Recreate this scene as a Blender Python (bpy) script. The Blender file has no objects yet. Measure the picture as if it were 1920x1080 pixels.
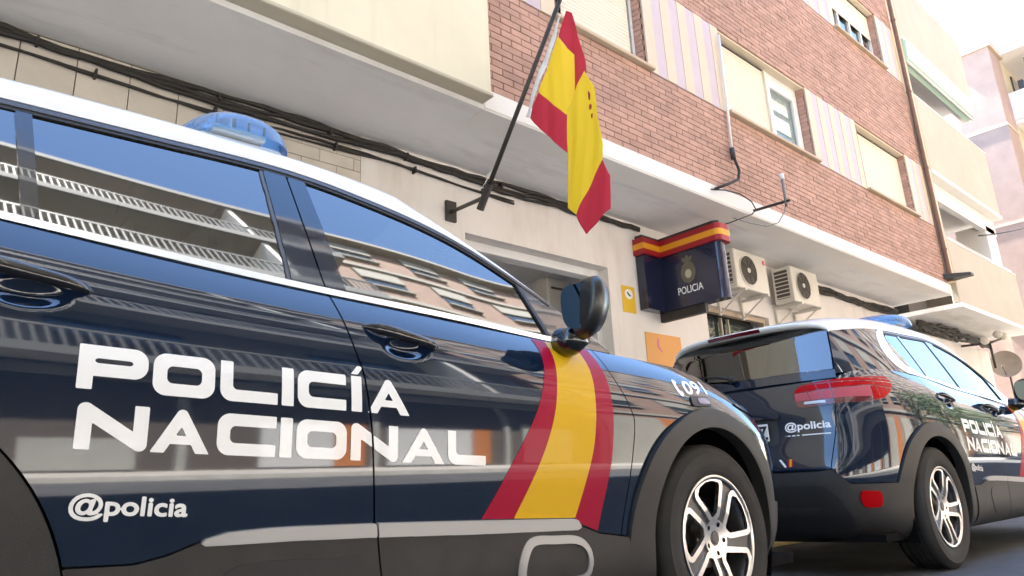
import bpy, math, random
import numpy as np
from mathutils import Vector, Matrix
random.seed(7)
rng = np.random.default_rng(7)
sc = bpy.context.scene
COL = sc.collection

# ------------------------------------------------------------------ camera, sky, sun, exposure
def make_camera():
    yaw, pitch, roll = 0.8429037, 0.2767046, -0.0459787
    cy, sy, cp, sp = math.cos(yaw), math.sin(yaw), math.cos(pitch), math.sin(pitch)
    f = np.array([cy*cp, sy*cp, sp]); r = np.array([sy, -cy, 0.0]); u = np.cross(r, f)
    r2 = math.cos(roll)*r + math.sin(roll)*u; u2 = -math.sin(roll)*r + math.cos(roll)*u
    cam = bpy.data.cameras.new('camera'); o = bpy.data.objects.new('camera', cam); COL.objects.link(o)
    m = Matrix(((r2[0], u2[0], -f[0], -2.48753), (r2[1], u2[1], -f[1], -1.63078), (r2[2], u2[2], -f[2], 0.57381), (0, 0, 0, 1)))
    o.matrix_world = m
    cam.sensor_width = 36.0; cam.lens = 1324.85/1920*36.0
    cam.clip_start = 0.05; cam.clip_end = 2000.0
    sc.camera = o
make_camera()

SUN_EL, SUN_AZ = math.radians(60), math.radians(93)   # azimuth measured from +X towards +Y: the sun stands behind the police building
world = bpy.data.worlds.new('World'); sc.world = world; world.use_nodes = True
wn = world.node_tree.nodes; wl = world.node_tree.links
sky = wn.new('ShaderNodeTexSky'); sky.sky_type = 'NISHITA'; sky.sun_disc = False
sky.sun_elevation = SUN_EL; sky.sun_rotation = math.radians(90) - SUN_AZ
sky.altitude = 1200; sky.air_density = 1.2; sky.dust_density = 0.0; sky.ozone_density = 2.5
bg = wn['Background']; bg.inputs['Strength'].default_value = 0.075
wl.new(sky.outputs['Color'], bg.inputs['Color'])
sun = bpy.data.lights.new('sun', 'SUN'); sun.energy = 5.0; sun.angle = math.radians(0.53); sun.color = (1.0, 0.96, 0.90)
so = bpy.data.objects.new('sun', sun); COL.objects.link(so)
sd = Vector((math.cos(SUN_EL)*math.cos(SUN_AZ), math.cos(SUN_EL)*math.sin(SUN_AZ), math.sin(SUN_EL)))
so.rotation_euler = sd.to_track_quat('Z', 'Y').to_euler()
vs = sc.view_settings
vs.view_transform = 'Standard'; vs.look = 'None'; vs.gamma = 1.0; vs.use_curve_mapping = False; vs.exposure = 4.05
sc.cycles.max_bounces = 10; sc.cycles.diffuse_bounces = 5; sc.cycles.glossy_bounces = 5; sc.cycles.transparent_max_bounces = 12
sc.cycles.use_denoising = True

# ------------------------------------------------------------------ materials
def mat(name, col, rough=0.6, metal=0.0, coat=0.0, spec=0.5, noise=0.0, nscale=6.0, bump=0.0, bscale=60.0, emit=None, island=0.0, stain=None, coat_rough=0.02, ior=1.5, coat_ior=1.5):
    m = bpy.data.materials.new(name); m.use_nodes = True
    nt = m.node_tree; b = nt.nodes['Principled BSDF']
    b.inputs['Base Color'].default_value = (*col, 1); b.inputs['Roughness'].default_value = rough
    b.inputs['Metallic'].default_value = metal; b.inputs['Coat Weight'].default_value = coat
    b.inputs['Coat Roughness'].default_value = coat_rough; b.inputs['Coat IOR'].default_value = coat_ior; b.inputs['Specular IOR Level'].default_value = spec
    b.inputs['IOR'].default_value = ior
    tc = nt.nodes.new('ShaderNodeNewGeometry')
    src = None
    if noise or island or stain:
        rgb = nt.nodes.new('ShaderNodeRGB'); rgb.outputs[0].default_value = (*col, 1); src = rgb.outputs[0]
    if noise:
        n = nt.nodes.new('ShaderNodeTexNoise'); n.inputs['Scale'].default_value = nscale; n.inputs['Detail'].default_value = 6
        n.inputs['Roughness'].default_value = 0.62
        nt.links.new(tc.outputs['Position'], n.inputs['Vector'])
        h = nt.nodes.new('ShaderNodeMapRange'); h.inputs[1].default_value = 0.3; h.inputs[2].default_value = 0.7
        h.inputs[3].default_value = 1-noise; h.inputs[4].default_value = 1+noise*0.6
        nt.links.new(n.outputs['Fac'], h.inputs[0])
        mx = nt.nodes.new('ShaderNodeMix'); mx.data_type = 'RGBA'; mx.blend_type = 'MULTIPLY'; mx.inputs['Factor'].default_value = 1
        nt.links.new(src, mx.inputs['A']); nt.links.new(h.outputs[0], mx.inputs['B']); src = mx.outputs['Result']
    if stain:  # (colour, scale xyz, amount): long-shaped dirt
        mp = nt.nodes.new('ShaderNodeMapping'); mp.inputs['Scale'].default_value = stain[1]
        n = nt.nodes.new('ShaderNodeTexNoise'); n.inputs['Scale'].default_value = 1.0; n.inputs['Detail'].default_value = 8; n.inputs['Roughness'].default_value = 0.65
        nt.links.new(tc.outputs['Position'], mp.inputs['Vector']); nt.links.new(mp.outputs[0], n.inputs['Vector'])
        h = nt.nodes.new('ShaderNodeMapRange'); h.inputs[1].default_value = 0.5; h.inputs[2].default_value = 0.75; h.inputs[4].default_value = stain[2]
        nt.links.new(n.outputs['Fac'], h.inputs[0])
        mx = nt.nodes.new('ShaderNodeMix'); mx.data_type = 'RGBA'; mx.inputs['B'].default_value = (*stain[0], 1)
        nt.links.new(h.outputs[0], mx.inputs['Factor']); nt.links.new(src, mx.inputs['A']); src = mx.outputs['Result']
    if island:
        g = nt.nodes.new('ShaderNodeNewGeometry'); oi = nt.nodes.new('ShaderNodeObjectInfo')
        ad = nt.nodes.new('ShaderNodeMath'); ad.operation = 'ADD'
        nt.links.new(g.outputs['Random Per Island'], ad.inputs[0]); nt.links.new(oi.outputs['Random'], ad.inputs[1])
        fr = nt.nodes.new('ShaderNodeMath'); fr.operation = 'FRACT'; nt.links.new(ad.outputs[0], fr.inputs[0])
        h = nt.nodes.new('ShaderNodeMapRange'); h.inputs[3].default_value = 1-island; h.inputs[4].default_value = 1+island
        nt.links.new(fr.outputs[0], h.inputs[0])
        mx = nt.nodes.new('ShaderNodeMix'); mx.data_type = 'RGBA'; mx.blend_type = 'MULTIPLY'; mx.inputs['Factor'].default_value = 1
        nt.links.new(src, mx.inputs['A']); nt.links.new(h.outputs[0], mx.inputs['B']); src = mx.outputs['Result']
    if src is not None: nt.links.new(src, b.inputs['Base Color'])
    if bump:
        n = nt.nodes.new('ShaderNodeTexNoise'); n.inputs['Scale'].default_value = bscale; n.inputs['Detail'].default_value = 5
        nt.links.new(tc.outputs['Position'], n.inputs['Vector'])
        bp = nt.nodes.new('ShaderNodeBump'); bp.inputs['Strength'].default_value = bump; bp.inputs['Distance'].default_value = 0.01
        nt.links.new(n.outputs['Fac'], bp.inputs['Height']); nt.links.new(bp.outputs[0], b.inputs['Normal'])
        if coat: nt.links.new(bp.outputs[0], b.inputs['Coat Normal'])
    if emit:
        b.inputs['Emission Color'].default_value = (*emit[0], 1); b.inputs['Emission Strength'].default_value = emit[1]
    return m

def thin_glass(name, tint, ior=1.5, rough=0.0, boost=1.0):
    m = bpy.data.materials.new(name); m.use_nodes = True; nt = m.node_tree
    for n in list(nt.nodes):
        if n.type != 'OUTPUT_MATERIAL': nt.nodes.remove(n)
    out = [n for n in nt.nodes if n.type == 'OUTPUT_MATERIAL'][0]
    tr = nt.nodes.new('ShaderNodeBsdfTransparent'); tr.inputs[0].default_value = (*tint, 1)
    gl = nt.nodes.new('ShaderNodeBsdfGlossy'); gl.inputs['Roughness'].default_value = rough
    fr = nt.nodes.new('ShaderNodeFresnel'); fr.inputs['IOR'].default_value = ior
    mr = nt.nodes.new('ShaderNodeMath'); mr.operation = 'ADD'; mr.inputs[1].default_value = 1.0; nt.links.new(fr.outputs[0], mr.inputs[0])
    md_ = nt.nodes.new('ShaderNodeMath'); md_.operation = 'DIVIDE'; nt.links.new(fr.outputs[0], md_.inputs[0]); nt.links.new(mr.outputs[0], md_.inputs[1])
    mu = nt.nodes.new('ShaderNodeMath'); mu.operation = 'MULTIPLY'; mu.inputs[1].default_value = boost; mu.use_clamp = True   # both faces of the pane: 2R/(1+R)
    nt.links.new(md_.outputs[0], mu.inputs[0])
    mx = nt.nodes.new('ShaderNodeMixShader'); nt.links.new(mu.outputs[0], mx.inputs[0])
    nt.links.new(tr.outputs[0], mx.inputs[1]); nt.links.new(gl.outputs[0], mx.inputs[2]); nt.links.new(mx.outputs[0], out.inputs[0])
    return m

M = {}
M['navy'] = mat('navy_paint', (0.006, 0.014, 0.032), 0.5, coat=1.0, coat_rough=0.045, spec=0.0, bump=0.010, bscale=6, coat_ior=1.7)
M['white_paint'] = mat('white_car_paint', (0.80, 0.82, 0.82), 0.35, coat=0.8, coat_rough=0.03)
M['decal_white'] = mat('white_vinyl', (0.86, 0.87, 0.86), 0.4, coat=0.5, coat_rough=0.03)
M['decal_red'] = mat('red_vinyl', (0.34, 0.002, 0.030), 0.5, coat=0.18, spec=.15, coat_rough=0.02)
M['decal_yellow'] = mat('yellow_vinyl', (0.68, 0.40, 0.012), 0.5, coat=0.18, spec=.15, coat_rough=0.02)
M['clad'] = mat('grey_plastic_cladding', (0.028, 0.027, 0.026), 0.55, noise=0.25, nscale=9, bump=0.12, bscale=400)
M['clad_dark'] = mat('dark_plastic', (0.018, 0.018, 0.018), 0.5)
M['black'] = mat('black_void', (0.006, 0.006, 0.006), 0.9, spec=0.1)
M['gloss_black'] = mat('gloss_black_trim', (0.008, 0.008, 0.009), 0.15, coat=0.6)
M['rubber'] = mat('tyre_rubber', (0.024, 0.022, 0.020), 0.75, noise=0.3, nscale=14, bump=0.15, bscale=200)
M['alloy'] = mat('machined_alloy', (0.78, 0.76, 0.73), 0.28, metal=1.0)
M['alloy_dark'] = mat('dark_alloy', (0.10, 0.10, 0.105), 0.35, metal=0.6)
M['steel'] = mat('brake_steel', (0.25, 0.24, 0.23), 0.35, metal=1.0)
M['silver'] = mat('satin_silver_trim', (0.47, 0.47, 0.46), 0.38, metal=0.6)
M['chrome'] = mat('satin_chrome', (0.80, 0.82, 0.84), 0.18, metal=1.0)
M['glass'] = thin_glass('tinted_window_glass', (0.12, 0.15, 0.15), 2.15, rough=0.025, boost=1.6)
M['glass_light'] = thin_glass('windscreen_glass', (0.45, 0.50, 0.48), 1.52, boost=1.2)
M['blue_lens'] = thin_glass('blue_beacon_lens', (0.38, 0.66, 0.96), 1.5, rough=0.03, boost=1.9)
_nt = M['blue_lens'].node_tree
_out = [n for n in _nt.nodes if n.type == 'OUTPUT_MATERIAL'][0]; _src = _out.inputs[0].links[0].from_socket
_df = _nt.nodes.new('ShaderNodeBsdfDiffuse'); _df.inputs[0].default_value = (0.36, 0.58, 0.86, 1)   # the milky part of the moulded lens
_mx = _nt.nodes.new('ShaderNodeMixShader'); _mx.inputs[0].default_value = 0.24
_nt.links.new(_src, _mx.inputs[1]); _nt.links.new(_df.outputs[0], _mx.inputs[2]); _nt.links.new(_mx.outputs[0], _out.inputs[0])
M['lamp_grey'] = mat('beacon_module', (0.6, 0.63, 0.66), 0.4)
M['red_lens'] = mat('red_lamp_lens', (0.40, 0.001, 0.005), 0.3, spec=0.08)
M['pink_lens'] = mat('pale_red_lamp_lens', (0.42, 0.08, 0.10), 0.25, spec=0.2)
M['dark_red'] = mat('dark_red_lens', (0.10, 0.006, 0.010), 0.2, coat=1.0)
M['mirror'] = mat('mirror_glass', (0.05, 0.058, 0.056), 0.02, metal=1.0)
M['mirror_shell'] = mat('mirror_shell_plastic', (0.012, 0.012, 0.013), 0.32, coat=0.15)
M['fabric'] = mat('seat_fabric', (0.03, 0.03, 0.032), 0.9)
M['plate'] = mat('number_plate', (0.75, 0.76, 0.76), 0.4)
M['ink'] = mat('black_print', (0.01, 0.01, 0.012), 0.5)
# ------------------------------------------------------------------ object helpers
def link(name, me, parent=None):
    o = bpy.data.objects.new(name, me); COL.objects.link(o)
    if parent is not None: o.parent = parent
    return o
def tag(o, label=None, cat=None, group=None, kind=None):
    if label: o['label'] = label
    if cat: o['category'] = cat
    if group: o['group'] = group
    if kind: o['kind'] = kind
    return o
def empty(name, loc, label=None, cat=None, group=None, rz=0.0):
    o = link(name, None); o.location = loc; o.rotation_euler = (0, 0, rz); o.empty_display_size = 0.1
    return tag(o, label, cat, group)
def mesh(name, V, F, m, parent=None, smooth=False, vn=None, ln=None):
    me = bpy.data.meshes.new(name)
    me.from_pydata([tuple(map(float, v)) for v in V], [], [tuple(map(int, f)) for f in F])
    ms = m if isinstance(m, (list, tuple)) else [m]
    for q in ms: me.materials.append(q)
    me.polygons.foreach_set('use_smooth', [bool(smooth)]*len(me.polygons))
    me.update()
    if vn is not None: me.normals_split_custom_set_from_vertices([tuple(map(float, n)) for n in vn])
    if ln is not None: me.normals_split_custom_set([tuple(map(float, n)) for n in ln])
    return link(name, me, parent)
class MB:
    """collects shapes for one mesh object"""
    def __init__(s): s.V = []; s.F = []; s.MI = []
    def add(s, V, F, mi=0):
        k = len(s.V); s.V += [tuple(v) for v in V]; s.F += [tuple(i+k for i in f) for f in F]; s.MI += [mi]*len(F); return s
    def box(s, a, b, mi=0, bev=0.0):
        (x0, y0, z0), (x1, y1, z1) = a, b
        if x0 > x1: x0, x1 = x1, x0
        if y0 > y1: y0, y1 = y1, y0
        if z0 > z1: z0, z1 = z1, z0
        if not bev:
            V = [(x, y, z) for z in (z0, z1) for y in (y0, y1) for x in (x0, x1)]
            return s.add(V, [(0, 2, 3, 1), (4, 5, 7, 6), (0, 1, 5, 4), (2, 6, 7, 3), (0, 4, 6, 2), (1, 3, 7, 5)], mi)
        e = min(bev, (x1-x0)*.45, (y1-y0)*.45, (z1-z0)*.45)
        V = []; X, Y, Z = (x0, x1), (y0, y1), (z0, z1)
        idx = {}
        for i in (0, 1):
            for j in (0, 1):
                for k in (0, 1):
                    sx, sy, sz = (1, -1)[i], (1, -1)[j], (1, -1)[k]
                    for ax in range(3):
                        p = [X[i]+sx*e, Y[j]+sy*e, Z[k]+sz*e]; p[ax] = (X[i], Y[j], Z[k])[ax]
                        idx[(i, j, k, ax)] = len(V); V.append(tuple(p))
        F = []
        for i in (0, 1):
            q = [(i, 0, 0, 0), (i, 1, 0, 0), (i, 1, 1, 0), (i, 0, 1, 0)]; F.append([idx[t] for t in (q if i else q[::-1])])
            q = [(0, i, 0, 1), (0, i, 1, 1), (1, i, 1, 1), (1, i, 0, 1)]; F.append([idx[t] for t in (q if i else q[::-1])])
            q = [(0, 0, i, 2), (1, 0, i, 2), (1, 1, i, 2), (0, 1, i, 2)]; F.append([idx[t] for t in (q if i else q[::-1])])
        for j in (0, 1):
            for k in (0, 1):
                F.append([idx[(0, j, k, 1)], idx[(0, j, k, 2)], idx[(1, j, k, 2)], idx[(1, j, k, 1)]])
                F.append([idx[(j, 0, k, 0)], idx[(j, 0, k, 2)], idx[(j, 1, k, 2)], idx[(j, 1, k, 0)]])
                F.append([idx[(j, k, 0, 0)], idx[(j, k, 0, 1)], idx[(j, k, 1, 1)], idx[(j, k, 1, 0)]])
        for i in (0, 1):
            for j in (0, 1):
                for k in (0, 1): F.append([idx[(i, j, k, 0)], idx[(i, j, k, 1)], idx[(i, j, k, 2)]])
        return s.add(V, F, mi)
    def tube(s, pts, r, n=8, mi=0, cap=True):
        pts = [Vector(p) for p in pts]; rs = r if isinstance(r, (list, tuple)) else [r]*len(pts)
        V = []; F = []; up = None
        for i, p in enumerate(pts):
            t = (pts[min(i+1, len(pts)-1)]-pts[max(i-1, 0)]).normalized()
            if up is None: up = Vector((0, 0, 1)) if abs(t.z) < .9 else Vector((1, 0, 0))
            a = t.cross(up).normalized(); up = a.cross(t).normalized()
            for k in range(n):
                an = 2*math.pi*k/n; V.append(p+(a*math.cos(an)+up*math.sin(an))*rs[i])
        for i in range(len(pts)-1):
            for k in range(n):
                F.append((i*n+k, i*n+(k+1) % n, (i+1)*n+(k+1) % n, (i+1)*n+k))
        if cap: F.append(tuple(range(n))[::-1]); F.append(tuple(range((len(pts)-1)*n, len(pts)*n)))
        return s.add(V, F, mi)
    def lathe(s, prof, axis='y', c=(0, 0, 0), n=48, mi=0, close=False):
        V = []; F = []; m = len(prof)
        for k in range(n):
            a = 2*math.pi*k/n; ca, sa = math.cos(a), math.sin(a)
            for r, h in prof:
                p = (r*ca, h, r*sa) if axis == 'y' else ((r*ca, r*sa, h) if axis == 'z' else (h, r*ca, r*sa))
                V.append((p[0]+c[0], p[1]+c[1], p[2]+c[2]))
        for k in range(n):
            k2 = (k+1) % n
            for i in range(m-1): F.append((k*m+i, k*m+i+1, k2*m+i+1, k2*m+i))
        return s.add(V, F, mi)
    def build(s, name, m, parent=None, smooth=False):
        o = mesh(name, s.V, s.F, m, parent, smooth)
        if any(s.MI): o.data.polygons.foreach_set('material_index', s.MI)
        return o
def auto_smooth(o, deg=35):
    me = o.data
    me.polygons.foreach_set('use_smooth', [True]*len(me.polygons))
    me.set_sharp_from_angle(angle=math.radians(deg))
    return o
def copy_tree(o, parent=None):
    c = o.copy(); COL.objects.link(c); c.parent = parent
    for ch in o.children: copy_tree(ch, c)
    return c
# ------------------------------------------------------------------ car surface maths
def cspline(t, Y, tq):
    t = np.asarray(t, float); Y = np.asarray(Y, float); n = len(t); sh = Y.shape; Y = Y.reshape(n, -1); h = np.diff(t)
    A = np.zeros((n, n)); B = np.zeros_like(Y); A[0, 0] = A[-1, -1] = 1
    for i in range(1, n-1):
        A[i, i-1] = h[i-1]; A[i, i] = 2*(h[i-1]+h[i]); A[i, i+1] = h[i]
        B[i] = 6*((Y[i+1]-Y[i])/h[i]-(Y[i]-Y[i-1])/h[i-1])
    Mm = np.linalg.solve(A, B); tq = np.asarray(tq, float); k = np.clip(np.searchsorted(t, tq)-1, 0, n-2)
    a = ((t[k+1]-tq)/h[k])[:, None]; b = ((tq-t[k])/h[k])[:, None]; hh = (h[k]**2/6)[:, None]
    R = a*Y[k]+b*Y[k+1]+((a**3-a)*Mm[k]+(b**3-b)*Mm[k+1])*hh
    return R.reshape((len(tq),)+sh[1:])
def curve(xs, ys):
    o = np.argsort(xs); xs = np.array(xs, float)[o]; ys = np.array(ys, float)[o]
    def f(x):
        x = np.clip(np.asarray(x, float), xs[0], xs[-1]); return cspline(xs, ys, x.ravel()).reshape(x.shape)
    return f
zbelt = curve([-3.6, -3.42, -3.1, -2.75, -2.37, -1.73, -1.12, -.80, -.45, -.1, .25, .55, .75, .9],
              [1.13, 1.155, 1.19, 1.19, 1.165, 1.115, 1.085, 1.065, 1.052, 1.03, .995, .945, .89, .84])
zdrip = curve([-3.45, -3.2, -3.0, -2.7, -2.39, -2.0, -1.62, -1.39, -1.05, -.80, -.62, -.46],
              [1.42, 1.455, 1.48, 1.505, 1.52, 1.538, 1.543, 1.51, 1.42, 1.295, 1.185, 1.075])
ROWS = [(.19, .13, .66, -3.36), (.24, .062, .78, -3.47), (.32, .034, .86, -3.55), (.42, .026, .895, -3.59), (.50, .018, .90, -3.60),
        (.58, .008, .90, -3.60), (.66, .002, .89, -3.585), (.74, .0, .875, -3.56), (.81, .001, .85, -3.54), (.86, .006, .82, -3.53),
        (.92, .017, .785, -3.52), (.98, .034, .74, -3.50), (1.04, .063, .68, -3.475), (1.10, .105, .60, -3.44)]
def low_net():
    C = []
    for z, ins, xf, xr in ROWS:
        c = np.array([(xf, 0), (xf-.02, .28), (xf-.065, .52), (xf-.15, .70), (xf-.31, .83), (xf-.56, .893), (-.1, .912), (-.75, .918), (-1.4, .92), (-2.0, .92),
                      (-2.5, .917), (xr+.75, .905), (xr+.42, .872), (xr+.20, .805), (xr+.085, .70), (xr+.035, .52), (xr+.008, .27), (xr, 0)])
        zz = np.full(len(c), z)
        if z > .7: zz = .70+(z-.70)/.40*(zbelt(c[:, 0])-.70)
        C.append(np.stack([c[:, 0], -c[:, 1]*(.92-ins)/.92, zz], -1))
    return np.array(C)
class Ring:
    def __init__(s, C):
        m = np.array([1, -1, 1.]); C = np.concatenate([C[:, 2:0:-1]*m, C, C[:, -2:-4:-1]*m], 1)
        d = np.linalg.norm(np.diff(C, axis=1), axis=2).mean(0); s.t = np.concatenate([[0], np.cumsum(d)]); s.t -= s.t[2]
        d = np.linalg.norm(np.diff(C, axis=0), axis=2)[:, len(C[0])//2]; s.w = np.concatenate([[0], np.cumsum(d)])
        s.C = C; s.smax = s.t[-3]; s.wmax = s.w[-1]
    def ev(s, sq, wq):
        A = cspline(s.t, np.swapaxes(s.C, 0, 1), sq)
        P = np.swapaxes(cspline(s.w, np.swapaxes(A, 0, 1), wq), 0, 1)
        # door handle cups pressed into the skin
        for hx, hz in ((-1.415, .965), (-2.31, .995)):
            q = ((P[..., 0]-hx)/.085)**2+((P[..., 2]-hz)/.036)**2
            P[..., 1] += np.where(P[..., 1] < -.5, .026*np.clip(1-q, 0, 1)**2, 0)
        return P
LOW = Ring(low_net())
XR, YR = [-3.5, -3.3, -3.1, -2.9, -2.7, -2.4, -2, -1.3, -.7, -.3], [.235, .130, .068, .030, .012, .003, 0, 0, .006, .012]
_bar = curve(XR, YR)
def yside(x, z):
    h = z-zbelt(x); return -(.92-(.105+.40*h+.09*h*h)-_bar(x))
# ------------------------------------------------------------------ patches cut by outlines
def grid_patch(P, extra=None, outward=None):
    """grid of points -> attribute table (pos, normal, extra) and triangles"""
    n, m = P.shape[:2]
    N = np.cross(np.gradient(P, axis=1), np.gradient(P, axis=0)); N /= np.linalg.norm(N, axis=2)[..., None]+1e-12
    if outward is not None and np.sum(N*outward) < 0: N = -N
    i = np.arange(n*m).reshape(n, m)
    a, b, c, d = i[:-1, :-1].ravel(), i[1:, :-1].ravel(), i[1:, 1:].ravel(), i[:-1, 1:].ravel()
    T = np.concatenate([np.stack([a, b, c], 1), np.stack([a, c, d], 1)])
    A = np.concatenate([P.reshape(-1, 3), N.reshape(-1, 3)], 1)
    if extra is not None: A = np.concatenate([A, extra.reshape(n*m, -1)], 1)
    t0 = A[T[:, 0]]; fn = np.cross(A[T[:, 1], :3]-t0[:, :3], A[T[:, 2], :3]-t0[:, :3])
    flip = np.einsum('ij,ij->i', fn, t0[:, 3:6]) < 0
    T[flip] = T[flip][:, ::-1]
    return A, T
def compact(A, T, *more):
    u, inv = np.unique(T, return_inverse=True); return (A[u], inv.reshape(T.shape)) + tuple(x[u] for x in more)
def clip(A, T, F):
    ins = F < 0; cnt = ins[T].sum(1)
    out = [T[cnt == 3]]; newA = []; base = len(A)
    mixed = T[(cnt == 1) | (cnt == 2)]; mc = cnt[(cnt == 1) | (cnt == 2)]
    if len(mixed):
        im = ins[mixed]; odd = np.where(mc == 1, im.argmax(1), (~im).argmax(1))
        k = np.arange(len(mixed)); a = mixed[k, odd]; b = mixed[k, (odd+1) % 3]; c = mixed[k, (odd+2) % 3]
        E = np.concatenate([np.stack([a, b], 1), np.stack([a, c], 1)]); E.sort(1)
        ue, inv = np.unique(E, axis=0, return_inverse=True); inv = inv.reshape(-1)
        f0, f1 = F[ue[:, 0]], F[ue[:, 1]]; t = np.clip(f0/(f0-f1+1e-15), 0, 1)[:, None]
        NA = A[ue[:, 0]]*(1-t)+A[ue[:, 1]]*t; A = np.concatenate([A, NA])
        ab = base+inv[:len(a)]; ac = base+inv[len(a):]
        one = mc == 1; two = ~one
        out += [np.stack([a, ab, ac], 1)[one], np.stack([ab, b, c], 1)[two], np.stack([ab, c, ac], 1)[two]]
    T = np.concatenate(out); T = T[(T[:, 0] != T[:, 1]) & (T[:, 1] != T[:, 2]) & (T[:, 0] != T[:, 2])]
    return compact(A, T) if len(T) else (A[:0], T)
def sdf_loops(loops, X, Y):
    """signed distance to closed polylines (even-odd), negative inside"""
    d2 = np.full(X.shape, 1e9); ins = np.zeros(X.shape, bool)
    for L in loops:
        L = np.asarray(L, float)
        for (x0, y0), (x1, y1) in zip(L, np.roll(L, -1, 0)):
            ex, ey = x1-x0, y1-y0; ll = ex*ex+ey*ey
            if ll < 1e-14: continue
            t = np.clip(((X-x0)*ex+(Y-y0)*ey)/ll, 0, 1)
            d2 = np.minimum(d2, (X-x0-t*ex)**2+(Y-y0-t*ey)**2)
            if y0 != y1: ins ^= ((y0 > Y) != (y1 > Y)) & (X < (x1-x0)*(Y-y0)/(y1-y0)+x0)
    return np.where(ins, -1, 1)*np.sqrt(d2)
def poly(pts): return lambda X, Y: sdf_loops([pts], X, Y)
def smooth_loop(pts, n=6):
    p = np.asarray(pts, float); m = len(p); q = np.concatenate([p[-3:], p, p[:3]]); d = np.sqrt(np.linalg.norm(np.diff(q, axis=0), axis=1)); t = np.concatenate([[0], np.cumsum(d)])
    tq = np.concatenate([np.linspace(t[3+i], t[4+i], n, endpoint=False) for i in range(m)]); return cspline(t, q, tq)
def rbox(X, Y, x0, x1, y0, y1, r=0.0):
    cx, cy, hx, hy = (x0+x1)/2, (y0+y1)/2, (x1-x0)/2-r, (y1-y0)/2-r
    qx, qy = np.abs(X-cx)-hx, np.abs(Y-cy)-hy
    return np.hypot(np.maximum(qx, 0), np.maximum(qy, 0))+np.minimum(np.maximum(qx, qy), 0)-r
def capsule(X, Y, a, b, r):
    ex, ey = b[0]-a[0], b[1]-a[1]; t = np.clip(((X-a[0])*ex+(Y-a[1])*ey)/(ex*ex+ey*ey), 0, 1)
    return np.hypot(X-a[0]-t*ex, Y-a[1]-t*ey)-r

def finish(name, A, T, m, parent, off=0.0, skirt=0.012, mirror=None, both=False):
    """cut patch -> mesh object with a folded-in edge; mirror=True gives the other side, both=True joins the two sides"""
    if not len(T): return None
    P, N = A[:, :3]+A[:, 3:6]*(off if np.isscalar(off) else off[:, None]), A[:, 3:6]
    if mirror: P = P*[1, -1, 1]; N = N*[1, -1, 1]; T = T[:, ::-1]
    if both:
        k = len(P); P = np.concatenate([P, P*[1, -1, 1]]); N = np.concatenate([N, N*[1, -1, 1]]); T = np.concatenate([T, T[:, ::-1]+k])
    V = P; F = T; L = N[T.ravel()]
    faces = T
    if skirt:
        E = np.concatenate([T[:, [0, 1]], T[:, [1, 2]], T[:, [2, 0]]]); key = np.sort(E, 1)
        _, inv, cn = np.unique(key, axis=0, return_inverse=True, return_counts=True); B = E[cn[inv.reshape(-1)] == 1]
        if both: B = B[~((np.abs(P[B[:, 0], 1]) < 1e-6) & (np.abs(P[B[:, 1], 1]) < 1e-6))]
        k = len(V); i, j = B[:, 0], B[:, 1]; nb = len(B)
        V = np.concatenate([P, P[i], P[j], P[j]-N[j]*skirt, P[i]-N[i]*skirt])
        r = np.arange(nb); q = np.stack([k+r+nb, k+r, k+r+3*nb, k+r+2*nb], 1)
        fn = np.cross(P[j]-P[i], -N[i]); fn = -fn/(np.linalg.norm(fn, axis=1)[:, None]+1e-12)
        me = bpy.data.meshes.new(name)
        nv, nt = len(V), len(T)
        me.vertices.add(nv); me.vertices.foreach_set('co', V.ravel())
        me.loops.add(nt*3+nb*4); me.loops.foreach_set('vertex_index', np.concatenate([T.ravel(), q.ravel()]).astype(np.int32))
        me.polygons.add(nt+nb)
        me.polygons.foreach_set('loop_start', np.concatenate([np.arange(nt)*3, nt*3+np.arange(nb)*4]).astype(np.int32))
        L = np.concatenate([L, np.repeat(fn, 4, 0)])
    else:
        me = bpy.data.meshes.new(name); nt = len(T)
        me.vertices.add(len(V)); me.vertices.foreach_set('co', V.ravel())
        me.loops.add(nt*3); me.loops.foreach_set('vertex_index', T.ravel().astype(np.int32))
        me.polygons.add(nt); me.polygons.foreach_set('loop_start', (np.arange(nt)*3).astype(np.int32))
    me.update(calc_edges=True); me.validate()
    me.polygons.foreach_set('use_smooth', [True]*len(me.polygons))
    if len(L) == len(me.loops): me.normals_split_custom_set(L.tolist())
    me.materials.append(m)
    return link(name, me, parent)

# ------------------------------------------------------------------ dense working patches (right side; y < 0)
def low_patch(s0, s1, w0, w1, ds, dw):
    S = np.linspace(s0, s1, max(2, int((s1-s0)/ds)+1)); W = np.linspace(w0, w1, max(2, int((w1-w0)/dw)+1))
    P = LOW.ev(S, W); U = np.repeat(S[:, None], len(W), 1)
    A, T = grid_patch(P, U[..., None], np.array([0, -1.0, 0]))
    return A, T
def gh_patch():
    X = np.linspace(-3.44, -.45, 300); h = np.linspace(0, 1, 64)
    XX = np.repeat(X[:, None], len(h), 1); ZZ = zbelt(XX)+(zdrip(XX)-zbelt(XX))*h[None]
    P = np.stack([XX, yside(XX, ZZ), ZZ], -1)
    return grid_patch(P, np.zeros(P.shape[:2])[..., None], np.array([0, -1.0, 0]))
LA, LT = low_patch(0, LOW.smax, 0, LOW.wmax, .0068, .0062)
GA, GT = gh_patch()
lx, lz, lu = LA[:, 0], LA[:, 2], LA[:, 6]
gx, gzz = GA[:, 0], GA[:, 2]

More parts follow.
